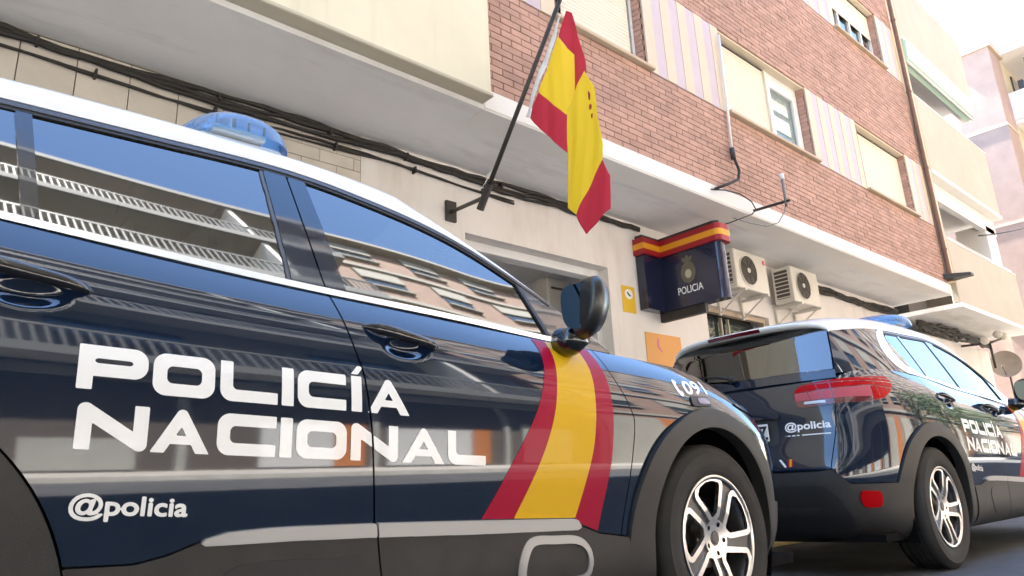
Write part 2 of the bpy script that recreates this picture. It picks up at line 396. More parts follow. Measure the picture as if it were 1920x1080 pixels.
def gap_fn(pts):
    p = np.array(pts, float); z, x = p[:, 0], p[:, 1]
    return lambda Z: np.interp(Z, z, x)
gapB = gap_fn([(.2, -1.495), (.38, -1.50), (.50, -1.52), (.61, -1.53), (.74, -1.54), (.88, -1.56), (.98, -1.59), (1.07, -1.61), (1.16, -1.63), (1.36, -1.66), (1.54, -1.685)])
gapF = gap_fn([(.2, -.60), (.42, -.565), (.5, -.545), (.65, -.505), (.75, -.48), (.80, -.475), (.87, -.50), (.93, -.53), (.97, -.545), (1.06, -.56), (1.3, -.60)])
gapR = gap_fn([(.2, -2.75), (.80, -2.75), (.83, -2.53), (.88, -2.53), (1.2, -2.57), (1.5, -2.66)])
def arch(X, Z, r, xc, grow=.05):
    th = np.degrees(np.arctan2(Z-.36, np.abs(X-xc))); return np.hypot(X-xc, Z-.36)-(r+(.016 if xc < -1 and grow else 0)+grow*np.clip((62-th)/62, 0, 1.25))
# top edge of the grey cladding, as z over x between the wheels
CLADX = [-2.5, -2.19, -2.07, -2.01, -1.94, -1.89, -1.74, -1.5, -1.19, -.79, -.76, -.68, -.52, -.3]
CLADZ = [.475, .468, .463, .474, .498, .512, .513, .506, .493, .474, .452, .425, .402, .40]
clad_top = lambda X: np.interp(X, CLADX, CLADZ)
def paint_mask(X, Z, U):
    f = np.maximum(-arch(X, Z, .487, 0), -arch(X, Z, .487, -2.73))
    mid = (X > -2.6) & (X < -.1)
    f = np.maximum(f, np.where(mid, clad_top(X)-Z, -1))
    f = np.maximum(f, np.where(X >= -.1, .47-Z, -1))                    # front bumper skirt
    rb = np.interp(U, [4.2, 4.51, 4.88, 4.93, 4.98, 5.05, 9], [.50, .513, .52, .565, .602, .595, .595])
    return np.maximum(f, np.where(X <= -2.6, rb-Z, -1))
GAPW = .0026
def cut(name, m, parent, f, A=None, T=None, off=0.0, skirt=.012, sides='pair'):
    A = LA if A is None else A; T = LT if T is None else T
    CA, CT = clip(A, T, f)
    if not len(CT): return []
    if callable(off): off = off(CA)
    if sides == 'both': return [finish(name, CA, CT, m, parent, off, skirt, both=True)]
    pr, pl_ = parent if isinstance(parent, tuple) else (parent, parent)
    r = [finish(name, CA, CT, m, pr, off, skirt)]
    if sides == 'pair': r.append(finish(name, CA, CT, m, pl_, off, skirt, mirror=True))
    return r
GATE = np.interp  # tailgate seam position along the ring, as u over z
gate_u = lambda Z: np.interp(Z, [.55, .60, .70, .97, 1.3], [4.98, 4.978, 4.965, 4.925, 4.905])

def text_loops(txt, size, bold=0.0, extrude=0):
    cu = bpy.data.curves.new('txt', 'FONT'); cu.body = txt; cu.size = size; cu.offset = bold; cu.resolution_u = 5; cu.fill_mode = 'FRONT'
    o = bpy.data.objects.new('txt', cu); COL.objects.link(o)
    dg = bpy.context.evaluated_depsgraph_get(); me = o.evaluated_get(dg).to_mesh()
    co = np.array([v.co[:2] for v in me.vertices]); ed = {}
    for p in me.polygons:
        vs_ = list(p.vertices)
        for a, b in zip(vs_, vs_[1:]+vs_[:1]):
            if (b, a) in ed: ed.pop((b, a))
            else: ed[(a, b)] = 1
    nx = {}
    for a, b in ed: nx.setdefault(a, []).append(b)
    loops = []
    while nx:
        a = next(iter(nx)); L = []
        while a in nx:
            L.append(co[a]); b = nx[a].pop()
            if not nx[a]: nx.pop(a)
            a = b
        if len(L) > 2: loops.append(np.array(L))
    o.evaluated_get(dg).to_mesh_clear(); bpy.data.objects.remove(o); bpy.data.curves.remove(cu)
    allp = np.concatenate(loops); lo, hi = allp.min(0), allp.max(0)
    return loops, lo, hi
def fit_loops(txt, x0, x1, y0, y1, bold=0.0):
    L, lo, hi = text_loops(txt, 1.0, bold)
    s = np.array([(x1-x0)/(hi[0]-lo[0]), (y1-y0)/(hi[1]-lo[1])])
    return [(l-lo)*s+[x0, y0] for l in L]
# big livery letters: each is drawn in its own box (0..w, 0..1 with height hgt)
def glyph(ch, X, Y, x0, x1, h, t):
    r = .30*h; cx = (x0+x1)/2; big = 1e3
    if ch == 'I': return rbox(X, Y, x0, x1, 0, h)
    if ch == 'O': return np.maximum(rbox(X, Y, x0, x1, 0, h, r), -rbox(X, Y, x0+t, x1-t, t*.95, h-t*.95, r*.45))
    if ch == 'C':
        o = np.minimum(rbox(X, Y, x0, x1, 0, h, r), rbox(X, Y, x0+r, x1, 0, h)); return np.maximum(o, -np.minimum(rbox(X, Y, x0+t, x1+.05, t*.95, h-t*.95, r*.45), rbox(X, Y, x0+t+.02, x1+.1, t*.95, h-t*.95)))
    if ch == 'L':
        o = np.minimum(rbox(X, Y, x0, x1+.1, 0, h+.1, r), rbox(X, Y, x0+r, x1, 0, h)); o = np.maximum(o, rbox(X, Y, x0, x1, 0, h))
        return np.maximum(o, -np.minimum(rbox(X, Y, x0+t, x1+.2, t*.95, h+.2, r*.4), rbox(X, Y, x0+t+.03, x1+.2, t*.95, h+.2)))
    if ch == 'P':
        lo = h*.30
        o = np.maximum(np.minimum(rbox(X, Y, x0, x1, lo, h, r), rbox(X, Y, x0, x1-r, lo, h)), -rbox(X, Y, x0+t, x1-t, lo+t*.95, h-t*.95, r*.3))
        return np.minimum(o, rbox(X, Y, x0, x0+t, 0, h))
    if ch == 'N':
        k = t/2; f = np.minimum(capsule(X, Y, (x0+k, -.1), (x0+k, h-k), k), capsule(X, Y, (x1-k, k), (x1-k, h+.1), k))
        f = np.minimum(f, capsule(X, Y, (x0+k*1.05, h-k), (x1-k*1.05, k), k)); return np.maximum(f, np.maximum(-Y, Y-h))
    if ch == 'A':
        k = t*.43; a = (cx, h-k)
        f = np.minimum(capsule(X, Y, (x0+k*.9-.02, -.04), a, k), capsule(X, Y, (x1-k*.9+.02, -.04), a, k))
        wl = .28*(x1-x0); f = np.minimum(f, rbox(X, Y, cx-wl, cx+wl, .20*h, .20*h+t*.62)); return np.maximum(f, np.maximum(-Y, Y-h))
# ------------------------------------------------------------------ the street: setting and buildings
M['asphalt'] = mat('asphalt', (0.078, 0.078, 0.081), .85, noise=.35, nscale=3, bump=.5, bscale=150, stain=((.03, .03, .03), (.6, 1.5, 1), .5))
M['yellow_line'] = mat('yellow_road_paint', (.55, .36, .05), .7, noise=.4, nscale=9)
M['paving'] = mat('paving_stone', (.38, .36, .33), .8, noise=.2, nscale=5, island=.12)
M['kerbstone'] = mat('kerb_stone', (.30, .29, .27), .8, noise=.2, nscale=5)
M['brick'] = mat('facing_brick', (.44, .268, .21), .8, noise=.16, nscale=5, island=.12, stain=((.30, .19, .145), (.7, .7, .9), .5), bump=.2, bscale=90)
M['mortar'] = mat('brick_mortar', (.235, .14, .108), .95, noise=.2, nscale=10)
M['cream'] = mat('cream_render', (.73, .675, .52), .85, noise=.05, nscale=2, bump=.06, bscale=120, stain=((.48, .42, .30), (2.4, 2.4, .22), .5))
M['cream2'] = mat('pale_render', (.64, .55, .42), .85, noise=.06, nscale=1.5, bump=.06, bscale=120, stain=((.5, .45, .36), (.8, .8, .2), .3))
M['white_render'] = mat('white_render', (.76, .74, .70), .8, noise=.05, nscale=2, bump=.05, bscale=120)
M['soffit'] = mat('grey_soffit_paint', (.76, .76, .75), .85, noise=.07, nscale=1.2, stain=((.38, .36, .32), (.6, 2.6, 1), .6))
M['wallwhite'] = mat('off_white_wall_paint', (.77, .73, .69), .8, noise=.05, nscale=2.5, bump=.05, bscale=90, stain=((.42, .36, .29), (2.2, 2.2, .35), .45))
M['stone'] = mat('stone_cladding', (.60, .55, .475), .6, noise=.10, nscale=4, island=.05)
M['joint'] = mat('dark_joint', (.14, .125, .10), .9)
M['strip_cream'] = mat('cream_ceramic_strip', (.60, .50, .37), .5, noise=.05)
M['strip_lilac'] = mat('lilac_ceramic_strip', (.50, .42, .465), .5, noise=.05)
M['shutter'] = mat('cream_roller_shutter', (.70, .64, .53), .6)
M['winframe'] = mat('white_window_frame', (.75, .74, .72), .4)
M['darkline'] = mat('dark_frame', (.06, .05, .045), .5)
M['sill'] = mat('tan_stone_sill', (.50, .40, .29), .7, noise=.1)
M['curtain'] = mat('pale_curtain', (.80, .84, .86), .9)
M['cream3'] = mat('warm_cream_render', (.50, .445, .36), .85, noise=.07, nscale=1.5, stain=((.40, .34, .25), (.8, .8, .2), .35))
M['pane'] = mat('window_glass', (.03, .04, .045), .03, spec=.6, coat=.6)
M['cable'] = mat('black_cable', (.028, .024, .020), .7, noise=.3, nscale=20)
M['iron'] = mat('dark_iron', (.035, .030, .026), .5, noise=.3, nscale=15)
M['brownpipe'] = mat('brown_downpipe', (.16, .085, .055), .55, noise=.2)
M['beigepipe'] = mat('beige_pipe', (.60, .48, .33), .6)
M['acwhite'] = mat('off_white_unit_casing', (.66, .63, .56), .45, noise=.06, nscale=4)
M['acdark'] = mat('dark_fan_grille', (.070, .060, .050), .5)
M['whitepipe'] = mat('white_plastic_pipe', (.72, .70, .66), .4)
M['greycable'] = mat('grey_cable', (.20, .19, .18), .6)
M['signblue'] = mat('navy_sign_panel', (.010, .013, .042), .25, coat=.5)
M['signdark'] = mat('sign_top_cap', (.02, .025, .03), .4)
M['red'] = mat('flag_red', (.50, .010, .030), .7)
M['yel'] = mat('flag_yellow', (.86, .56, .008), .7)
M['band_red'] = mat('sign_band_red', (.33, .008, .016), .4)
M['band_yel'] = mat('sign_band_yellow', (.75, .33, .015), .4)
M['gold'] = mat('faded_gold_print', (.135, .120, .085), .5)
M['notice'] = mat('yellow_notice', (.75, .48, .03), .5)
M['orange'] = mat('orange_notice', (.72, .34, .08), .5)
M['tanband'] = mat('tan_edge', (.50, .46, .36), .8)
M['greyroom'] = mat('grey_interior_paint', (.78, .78, .78), .8, noise=.08)
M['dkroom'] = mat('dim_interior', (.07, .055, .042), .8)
M['green'] = mat('pale_green_awning', (.50, .66, .52), .7)
M['pinkbrick'] = mat('pink_brick_far', (.38, .275, .225), .85, noise=.12, nscale=2)
M['leaf'] = mat('leaf', (.045, .085, .020), .6, island=.4)
M['bark'] = mat('bark', (.10, .075, .05), .9, noise=.3)
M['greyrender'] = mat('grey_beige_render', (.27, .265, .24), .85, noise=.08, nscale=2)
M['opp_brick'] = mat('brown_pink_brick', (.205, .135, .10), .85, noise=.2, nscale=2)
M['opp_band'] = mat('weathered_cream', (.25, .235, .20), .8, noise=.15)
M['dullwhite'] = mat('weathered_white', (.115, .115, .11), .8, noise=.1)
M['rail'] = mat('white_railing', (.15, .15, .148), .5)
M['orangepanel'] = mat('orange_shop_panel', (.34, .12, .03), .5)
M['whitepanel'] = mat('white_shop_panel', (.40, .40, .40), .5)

def struct(o): o['kind'] = 'structure'; return o
# ground, road, pavement
struct(mesh('ground', [(-400, -400, -.012), (400, -400, -.012), (400, 400, -.012), (-400, 400, -.012)], [(0, 1, 2, 3)], M['asphalt']))
struct(mesh('road', [(-80, -5.4, 0), (80, -5.4, 0), (80, 2.1, 0), (-80, 2.1, 0)], [(0, 1, 2, 3)], M['asphalt']))
struct(mesh('yellow_road_marking', [(-60, 1.72, .004), (60, 1.72, .004), (60, 1.98, .004), (-60, 1.98, .004)], [(0, 1, 2, 3)], M['yellow_line']))
pv = struct(MB().box((-60, 2.25, -.01), (60, 3.56, .125)).build('pavement', M['joint']))
kb = struct(MB().box((-60, 2.1, -.01), (60, 2.245, .10)).build('kerb_base', M['joint']))
k0 = None
for k in range(26):
    x = -4+k*.8
    o = MB().box((x+.004, 2.10, 0), (x+.796, 2.25, .13), bev=.008).build('kerb_stone', M['kerbstone'], kb) if k0 is None else k0.copy()
    if k0 is None: k0 = o; k0x = x
    else: COL.objects.link(o); o.location.x = x-k0x
t0 = None
for i in range(46):
    for j in range(3):
        if t0 is None: t0 = o = MB().box((-4+.003, 2.255, .125), (-4+.397, 2.65-.003, .132)).build('paving_tile', M['paving'], pv)
        else:
            o = t0.copy(); COL.objects.link(o); o.location = (.4*i, .40*j, 0)
struct(MB().box((-60, -6.95, -.01), (60, -5.4, .13)).build('far_pavement', M['paving']))

# ---- police station building
BX0, BX1, BY, WY = .99, 12.22, 2.54, 3.56      # brick front from x=BX0..BX1 at y=BY; ground floor wall at y=WY
bld = empty('police_station', (5.5, 5.0, 0), 'brick apartment block with the police station on its ground floor, under the flag', 'building')
def part(mb, name, m, parent=None, world=True):
    o = mb.build(name, m, parent or bld); o.location = o.location
    if world: o.matrix_parent_inverse = Matrix.Translation(Vector(bld.location)).inverted() if (parent or bld) is bld else Matrix.Identity(4)
    return o
# windows: (x0, x1, z0, z1, kind)
WIN = [(2.02, 3.43, 5.13, 6.33, 'a'), (5.14, 7.44, 5.13, 6.33, 'b'), (9.30, 11.33, 5.13, 6.33, 'c'),
       (9.22, 11.28, 8.24, 9.44, 'd'), (5.14, 7.44, 8.24, 9.44, 'b'), (2.02, 3.43, 8.24, 9.44, 'a')]
def in_window_band(z): return 5.10 < z < 6.36 or 8.21 < z < 9.47
# mortar backing with the openings left free: solid below/above bands, strips zones between
mb = MB()
for z0, z1 in ((3.93, 5.09), (6.36, 8.20), (9.47, 10.6)): mb.box((BX0, BY+.012, z0), (BX1, BY+.35, z1))
part(mb, 'brick_backing', M['mortar'])
BL, BH, JT = .242, .0640, .008
bricks = []
def course(z, x0, x1, off):
    x = x0-off; i = 0
    while x < x1-.02:
        a, b = max(x, x0), min(x+BL, x1)
        if b-a > .03: bricks.append((a, b, z))
        x += BL+JT
zz = [(3.935, 5.07), (6.365, 8.18), (9.475, 10.58)]
for z0, z1 in zz:
    n = int(round((z1-z0)/.0722)); h = (z1-z0)/n
    for i in range(n): course(z0+i*h, BX0+.002, BX1-.002, 0 if i % 2 else .125)
camp = np.array([-2.4875, -1.6308, .5738])
def bsize(b): x = (b[0]+b[1])/2; d = np.array([x, BY, b[2]])-camp; return np.linalg.norm(d)
def inframe(b):
    return b[2] < 5.2 and not (b[0] < 1.6 and False)
bricks.sort(key=lambda b: (not inframe(b), bsize(b)))
def brick_verts(x0, x1, z0, y=BY, d=.010, e=.0025):
    j = rng.normal(0, .0022); z1 = z0+BH; z0 = z0+.0
    V = [(x0, y+d, z0), (x1, y+d, z0), (x1, y+d, z1), (x0, y+d, z1), (x0+e, y+j, z0+e), (x1-e, y+j, z0+e), (x1-e, y+j, z1-e), (x0+e, y+j, z1-e)]
    return V, [(4, 5, 6, 7), (0, 1, 5, 4), (1, 2, 6, 5), (2, 3, 7, 6), (3, 0, 4, 7)]
bm_cache = {}
for a, b, z in bricks[:300]:
    key = round(b-a, 3)
    if key not in bm_cache: bm_cache[key] = []
    if len(bm_cache[key]) < 4:
        V, F = brick_verts(0, b-a, 0, 0); o = mesh('brick', V, F, M['brick'], bld); bm_cache[key].append(o.data)
    else: o = bpy.data.objects.new('brick', random.choice(bm_cache[key])); COL.objects.link(o); o.parent = bld
    o.matrix_parent_inverse = Matrix.Translation(Vector(bld.location)).inverted(); o.location = (a, BY, z)
mb = MB()
for a, b, z in bricks[300:]: mb.add(*brick_verts(a, b, z))
o = part(mb, 'brickwork', M['brick']); o['kind'] = 'stuff'
# facing strips between the windows
x_spans = [(BX0, 1.98), (3.55, 5.10), (7.62, 9.26), (11.45, BX1)]
for zb, zt in ((5.09, 6.36), (8.20, 9.47)):
    part(MB().box((BX0, BY+.16, zb), (1.98, BY+.35, zt)).box((3.46, BY+.16, zb), (5.10, BY+.35, zt)).box((7.47, BY+.16, zb), (9.22, BY+.35, zt)).box((11.33, BY+.16, zb), (BX1, BY+.35, zt)), 'strip_backing', M['mortar'])
    for x0, x1 in ((BX0, 1.98), (3.47, 5.10), (7.48, 9.22), (11.36, BX1)):
        n = max(1, int(round((x1-x0)/.19))); w = (x1-x0)/n
        for i in range(n):
            pr = .0 if i % 2 == 0 else .005
            o = part(MB().box((x0+i*w, BY+pr, zb+.002), (x0+(i+1)*w-.001, BY+.16, zt-.002)), 'facing_strip', M['strip_cream' if i % 2 == 0 else 'strip_lilac'])
for wx0, wx1, z0, z1, kd in WIN:
    w = part(MB().box((wx0, BY+.30, z0-.03), (wx1, BY+.36, z1+.03)), 'window', M['darkline'])
    def sub(mb, name, m): return mb.build(name, m, w)
    # side reveals of cut bricks, head, sill
    rv = MB(); n = 17
    for i in range(n):
        za = z0+(z1-z0)*i/n; dpt = .0 if i % 2 else .012
        for ya, yb in ((BY+.02+dpt, BY+.135), (BY+.145, BY+.27)): rv.box((wx1-.006, ya, za+.004), (wx1+.03, yb, za+(z1-z0)/n-.004))
    ro = sub(rv, 'reveal_bricks', M['brick']); ro['kind'] = 'stuff'
    sub(MB().box((wx1+.004, BY+.02, z0), (wx1+.034, BY+.30, z1)).box((wx0-.034, BY+.02, z0), (wx0-.004, BY+.30, z1)), 'reveal', M['mortar'])
    sub(MB().box((wx0-.034, BY+.02, z1), (wx1+.034, BY+.30, z1+.03)), 'lintel', M['cream2'])
    sub(MB().box((wx0-.06, BY-.055, z0-.045), (wx1+.10, BY+.28, z0-.005), bev=.006), 'sill', M['sill'])
    wf = MB(); t = .05
    def frame(x0, x1, za, zb, y0=BY+.13, y1=BY+.20):
        wf.box((x0, y0, za), (x0+t, y1, zb)); wf.box((x1-t, y0, za), (x1, y1, zb)); wf.box((x0+t, y0, za), (x1-t, y1, za+t)); wf.box((x0+t, y0, zb-t), (x1-t, y1, zb))
    def shutter(x0, x1, za, zb, y=BY+.12):
        n = int((zb-za)/.048); h = (zb-za)/n
        for i in range(n):
            o = sub(MB().box((x0, y, za+i*h+.0012), (x1, y+.014, za+(i+1)*h-.0012), bev=.004), 'shutter_slat', M['shutter'])
        sub(MB().box((x0-.012, y-.012, zb), (x1+.012, y+.05, zb+.018)), 'shutter_rail', M['darkline'])
    if kd == 'a':
        frame(wx0, wx1, z0, z1); shutter(wx0+.18, wx1-.10, z0, z1-.03)
    elif kd == 'b':
        xm = wx0+1.30
        frame(xm, wx1-.02, z0, z1); wf.box((xm+.05, BY+.13, z0+.05), (xm+.16, BY+.18, z1-.05)); wf.box((wx1-.16, BY+.13, z0+.05), (wx1-.07, BY+.18, z1-.05)); wf.box((xm+.16, BY+.13, z1-.22), (wx1-.16, BY+.18, z1-.05))
        shutter(wx0, xm-.03, z0, z1-.05)
        sub(MB().box((xm-.03, BY+.085, z0), (xm+.01, BY+.15, z1-.05)), 'shutter_guide', M['shutter'])
        cu = MB(); xs = np.linspace(xm+.17, wx1-.17, 25)
        V = [(x, BY+.19+.010*math.sin(i*1.3), z) for i, x in enumerate(xs) for z in (z0+.05, z1-.05)]
        cu.add(V, [(2*i, 2*i+2, 2*i+3, 2*i+1) for i in range(24)]); sub(cu, 'curtain', M['curtain'])
        sub(MB().box((xm+.155, BY+.16, z0+.05), (wx1-.155, BY+.166, z1-.22)), 'pane', M['thin'] if 'thin' in M else M.setdefault('thin', thin_glass('clear_pane', (.85, .9, .9), 1.5)))
    elif kd == 'c':
        frame(wx0, wx1, z0, z1); shutter(wx0+.05, wx1-.04, z0, z1-.04)
    else:
        frame(wx0, wx1, z0, z1)
        for q in (.28, .52, .76): wf.box((wx0+(wx1-wx0)*q-.03, BY+.13, z0+.05), (wx0+(wx1-wx0)*q+.03, BY+.19, z1-.05))
        shutter(wx0+.02, wx1-.02, z0+.62, z1-.03)
        sub(MB().box((wx0+.05, BY+.17, z0+.05), (wx1-.05, BY+.18, z0+.66)), 'pane', M['pane'])
    sub(wf, 'window_frame', M['winframe'])
# slab edge and soffit
part(MB().box((BX0-.02, BY-.03, 3.71), (BX1+.09, BY+.3, 3.928), bev=.02), 'slab_edge', M['white_render'])
part(MB().box((-14, BY-.02, 3.712), (BX1+.06, WY+.3, 3.76)), 'soffit', M['soffit'])
# cream balcony front at the left
part(MB().box((-40, BY-.13, 3.80), (BX0-.012, BY+.02, 9.6)), 'balcony_front', M['cream'])
part(MB().box((-14, BY-.16, 3.765), (BX0-.004, BY+.02, 3.80), bev=.008), 'balcony_lip', M['tanband'])
part(MB().box((-60, BY+.36, 3.77), (BX1, 14, 10.6)), 'upper_storeys', M['mortar'])
part(MB().box((-14, BY+.02, 9.6), (BX0, BY+.36, 10.6)), 'upper_wall', M['cream'])
# ground floor wall with the doorway (1.55..3.66, up to 3.03) and the shop window (5.62..7.25, up to 2.86)
gw = MB(); D0, D1, DZ = 1.55, 3.66, 3.03; S0, S1, SZ = 5.62, 7.25, 2.86
gw.box((.39, WY, .1), (D0, WY+.30, 3.72)); gw.box((D0, WY, DZ), (D1, WY+.30, 3.72)); gw.box((D1, WY, .1), (S0, WY+.30, 3.72)); gw.box((S0, WY, SZ), (S1, WY+.30, 3.72)); gw.box((S1, WY, .1), (BX1+.03, WY+.30, 3.72))
part(gw, 'ground_floor_wall', M['wallwhite'])
part(MB().box((-60, WY+.012, .1), (.388, WY+.3, 3.72)), 'cladding_backing', M['joint'])
x = -4.2-.335*0
while x < -.50:
    for za, zb in ((.13, .72), (.725, 1.33), (1.335, 1.94), (1.945, 2.55), (2.555, 3.14), (3.145, 3.70)):
        part(MB().box((x+.0025, WY, za), (x+.3325, WY+.02, zb-.004), bev=.002), 'stone_panel', M['stone'])
    x += .3365
x1_ = x
for i in range(31):
    zb = 3.70-i*.1155; za = zb-.1155+.0045; xx = x1_-(0 if i % 2 else .16)
    while xx < .385:
        a, b = max(xx, x1_+.002), min(xx+.322, .386)
        if b-a > .03: part(MB().box((a, WY, za), (b, WY+.018, zb), bev=.002), 'stone_tile', M['stone'])
        xx += .326
# doorway: reveal, beam, recessed lobby
dr = part(MB().box((D0-.02, WY+.30, .1), (D0, WY+2.2, 3.4)).box((D1+.40, WY+.30, .1), (D1+.43, WY+2.2, 3.4)).box((D0-.02, WY+2.2, .1), (D1+.43, WY+2.25, 3.4)), 'lobby_wall', M['greyroom'])
part(MB().box((D0-.02, WY+.30, 3.36), (D1+.43, WY+2.25, 3.40)), 'lobby_ceiling', M['greyroom'])
part(MB().box((D0, WY+.14, DZ-.10), (D1, WY+.29, DZ-.003), bev=.006), 'door_beam', M['soffit'])
part(MB().box((D1-.085, WY+.16, .13), (D1-.003, WY+.24, DZ-.10)), 'door_frame', M['winframe'])
part(MB().box((D1-.13, WY+.245, .13), (D1-.09, WY+.29, DZ-.10)), 'door_gasket', M['darkline'])
lampo = empty('ceiling_lamp', (3.05, 4.20, 3.30), 'yellowed tube lamp under the ceiling of the police station doorway', 'lamp')
lb_ = MB(); lb_.box((-.36, -.07, .0), (.36, .07, .05), bev=.01); lb_.build('lamp_base', M['acwhite'], lampo)
lb_ = MB(); lb_.box((-.34, -.055, -.035), (.34, .055, -.002), bev=.02); lb_.build('diffuser', mat('yellowed_diffuser', (.70, .60, .30), .4), lampo)
ib = empty('wall_unit', (3.72, 4.5, 2.70), 'pale box with a dark slot on the wall inside the doorway', 'ventilation unit')
MB().box((-.14, 0, 0), (.25, .26, .46), bev=.02).build('unit_body', M['acwhite'], ib)
q_ = MB()
q_.box((-.08, -.006, .30), (.19, -.001, .33))
q_.build('unit_slots', M['acdark'], ib)
# shop opening
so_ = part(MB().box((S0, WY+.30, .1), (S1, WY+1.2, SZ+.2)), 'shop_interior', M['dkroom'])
part(MB().box((S0, WY+.06, .13), (S0+.055, WY+.14, SZ-.002)).box((S1-.05, WY+.06, .13), (S1, WY+.14, SZ-.002)).box((S0+.055, WY+.06, SZ-.07), (S1-.05, WY+.14, SZ-.002)), 'shop_frame', M['sill'])
for x in (S0+.62, S0+.80): part(MB().box((x, WY+.18, .13), (x+.03, WY+.22, SZ-.08)), 'grille_bar', M['tanband'])
part(MB().box((S0+.055, WY+.24, .13), (S1-.05, WY+.25, SZ-.07)), 'shop_pane', M['pane'])
# downpipe at the party line
part(MB().tube([(BX1+.035, BY-.06, 3.98), (BX1+.035, BY-.06, 10.6)], .042, 10), 'downpipe', M['brownpipe'])
part(MB().box((BX1+.085, BY-.07, 3.98), (BX1+.25, BY+.1, 10.6)), 'party_pilaster', M['beigepipe'])
for z in (4.6, 6.3, 8.0, 9.7): part(MB().lathe([(.044, z-.02), (.052, z-.02), (.052, z+.02), (.044, z+.02)], 'z', (BX1+.035, BY-.06, 0), 12), 'pipe_collar', M['brownpipe'])

# ---- things on the facade
pole = empty('flagpole', (1.37, 3.56, 3.20), 'black flagpole leaning out of an iron wall bracket beside the doorway', 'flagpole')
def rel(o, p): o.matrix_parent_inverse = Matrix.Translation(-Vector(p.location)); return o
rel(MB().tube([(1.1905, 2.7922, 3.0618), (1.1952, 1.6605, 4.5454)], [.021, .019], 10).build('pole', M['iron'], pole, True), pole)
rel(MB().tube([(1.1905, 2.873, 2.9525), (1.1905, 2.7303, 3.1427)], .034, 10).build('socket', M['iron'], pole), pole)
rel(MB().tube([(1.37, 3.55, 3.20), (1.19, 2.83, 3.05)], .022, 4).build('bracket_arm', M['iron'], pole), pole)
rel(MB().box((1.31, 3.53, 3.10), (1.43, 3.56, 3.31)).build('wall_plate', M['iron'], pole), pole)
rel(MB().tube([(1.1952, 2.7731, 3.195), (1.1715, 2.7446, 3.2235), (1.2095, 2.7161, 3.2805), (1.1715, 2.7636, 3.1664), (1.1525, 2.8207, 3.1094)], .004, 5).build('cord', M['whitepipe'], pole), pole)
# flag: folded cloth; outlines lie in the plane of the pole, folds push it in and out
def cloth(pieces):
    V = []; F = []; MI = []
    ys = np.linspace(1.30, 2.40, 130); zs = np.linspace(2.25, 4.50, 240)
    Y, Z = np.meshgrid(ys, zs, indexing='ij')
    for pts, dx, mi, ph in pieces:
        X = 1.226+dx+.020*np.sin(9*Y+1.2*Z+ph)+.010*np.sin(21*Y+2*Z+ph*2)+.0035*np.sin(47*Y+5*Z+3*np.sin(2.3*Z))+.003*np.sin(13*Z+17*Y)
        P = np.stack([X, Y, Z], -1); A, T = grid_patch(P, None, np.array([-1., 0, 0]))
        A, T = clip(A, T, sdf_loops([pts], A[:, 1], A[:, 2]))
        k = len(V); V += A[:, :3].tolist(); F += (T+k).tolist(); MI += [mi]*len(T)
    return V, F, MI
flag = empty('flag', (1.25, 1.78, 4.3), 'red and yellow striped flag hanging folded from the leaning black pole', 'flag')
for nm, m_, pcs in (
    ('red_stripe', 'red', [([(1.7556, 4.379), (1.7004, 4.3266), (1.6509, 4.1174), (1.5768, 3.7941), (1.573, 3.6895), (1.8079, 3.4327), (1.8126, 3.9843), (1.7793, 4.0413), (1.8411, 4.165)], .03, 0, .3)]),
    ('yellow_stripe', 'yel', [([(1.8316, 4.1602), (1.7603, 4.0128), (1.66, 3.86), (1.72, 3.315), (1.8079, 3.4184), (2.1074, 3.7703)], .030, 0, 1.2), ([(1.573, 3.6952), (1.5273, 3.5944), (1.4874, 3.5183), (1.4322, 2.9952), (1.4484, 2.8764), (1.7746, 2.553), (1.8792, 2.6481), (1.8079, 3.4707)], .004, 0, .3)]),
    ('red_stripe', 'red', [([(2.1074, 3.7703), (1.8079, 3.4184), (1.72, 3.315), (1.74, 2.98), (1.8507, 3.1141), (2.2596, 3.6086)], .030, 0, 1.2), ([(1.4484, 2.8764), (1.3961, 2.729), (1.4208, 2.4817), (1.6795, 2.3628), (1.7746, 2.553)], .004, 0, .3)]),
    ('hoist_tape', 'winframe', [([(1.727, 4.4027), (1.7556, 4.3837), (1.8411, 4.1602), (2.2596, 3.6039), (2.3119, 3.6419)], .022, 0, 1.2)]),
    ('emblem', 'band_red', [([(1.5482, 3.5088), (1.5273, 3.4707), (1.5368, 3.4137), (1.5511, 3.4327)], .0005, 0, .3), ([(1.5511, 3.3756), (1.5273, 3.3852), (1.5226, 3.3471), (1.5463, 3.3281)], .0005, 0, .3), ([(1.5368, 3.2901), (1.5178, 3.2996), (1.5197, 3.2615), (1.5321, 3.252)], .0005, 0, .3)])):
    V, F, MI = cloth(pcs); o = rel(mesh(nm, V, F, M[m_], flag, True), flag)
    md = o.modifiers.new('thick', 'SOLIDIFY'); md.thickness = .0016; md.offset = 0

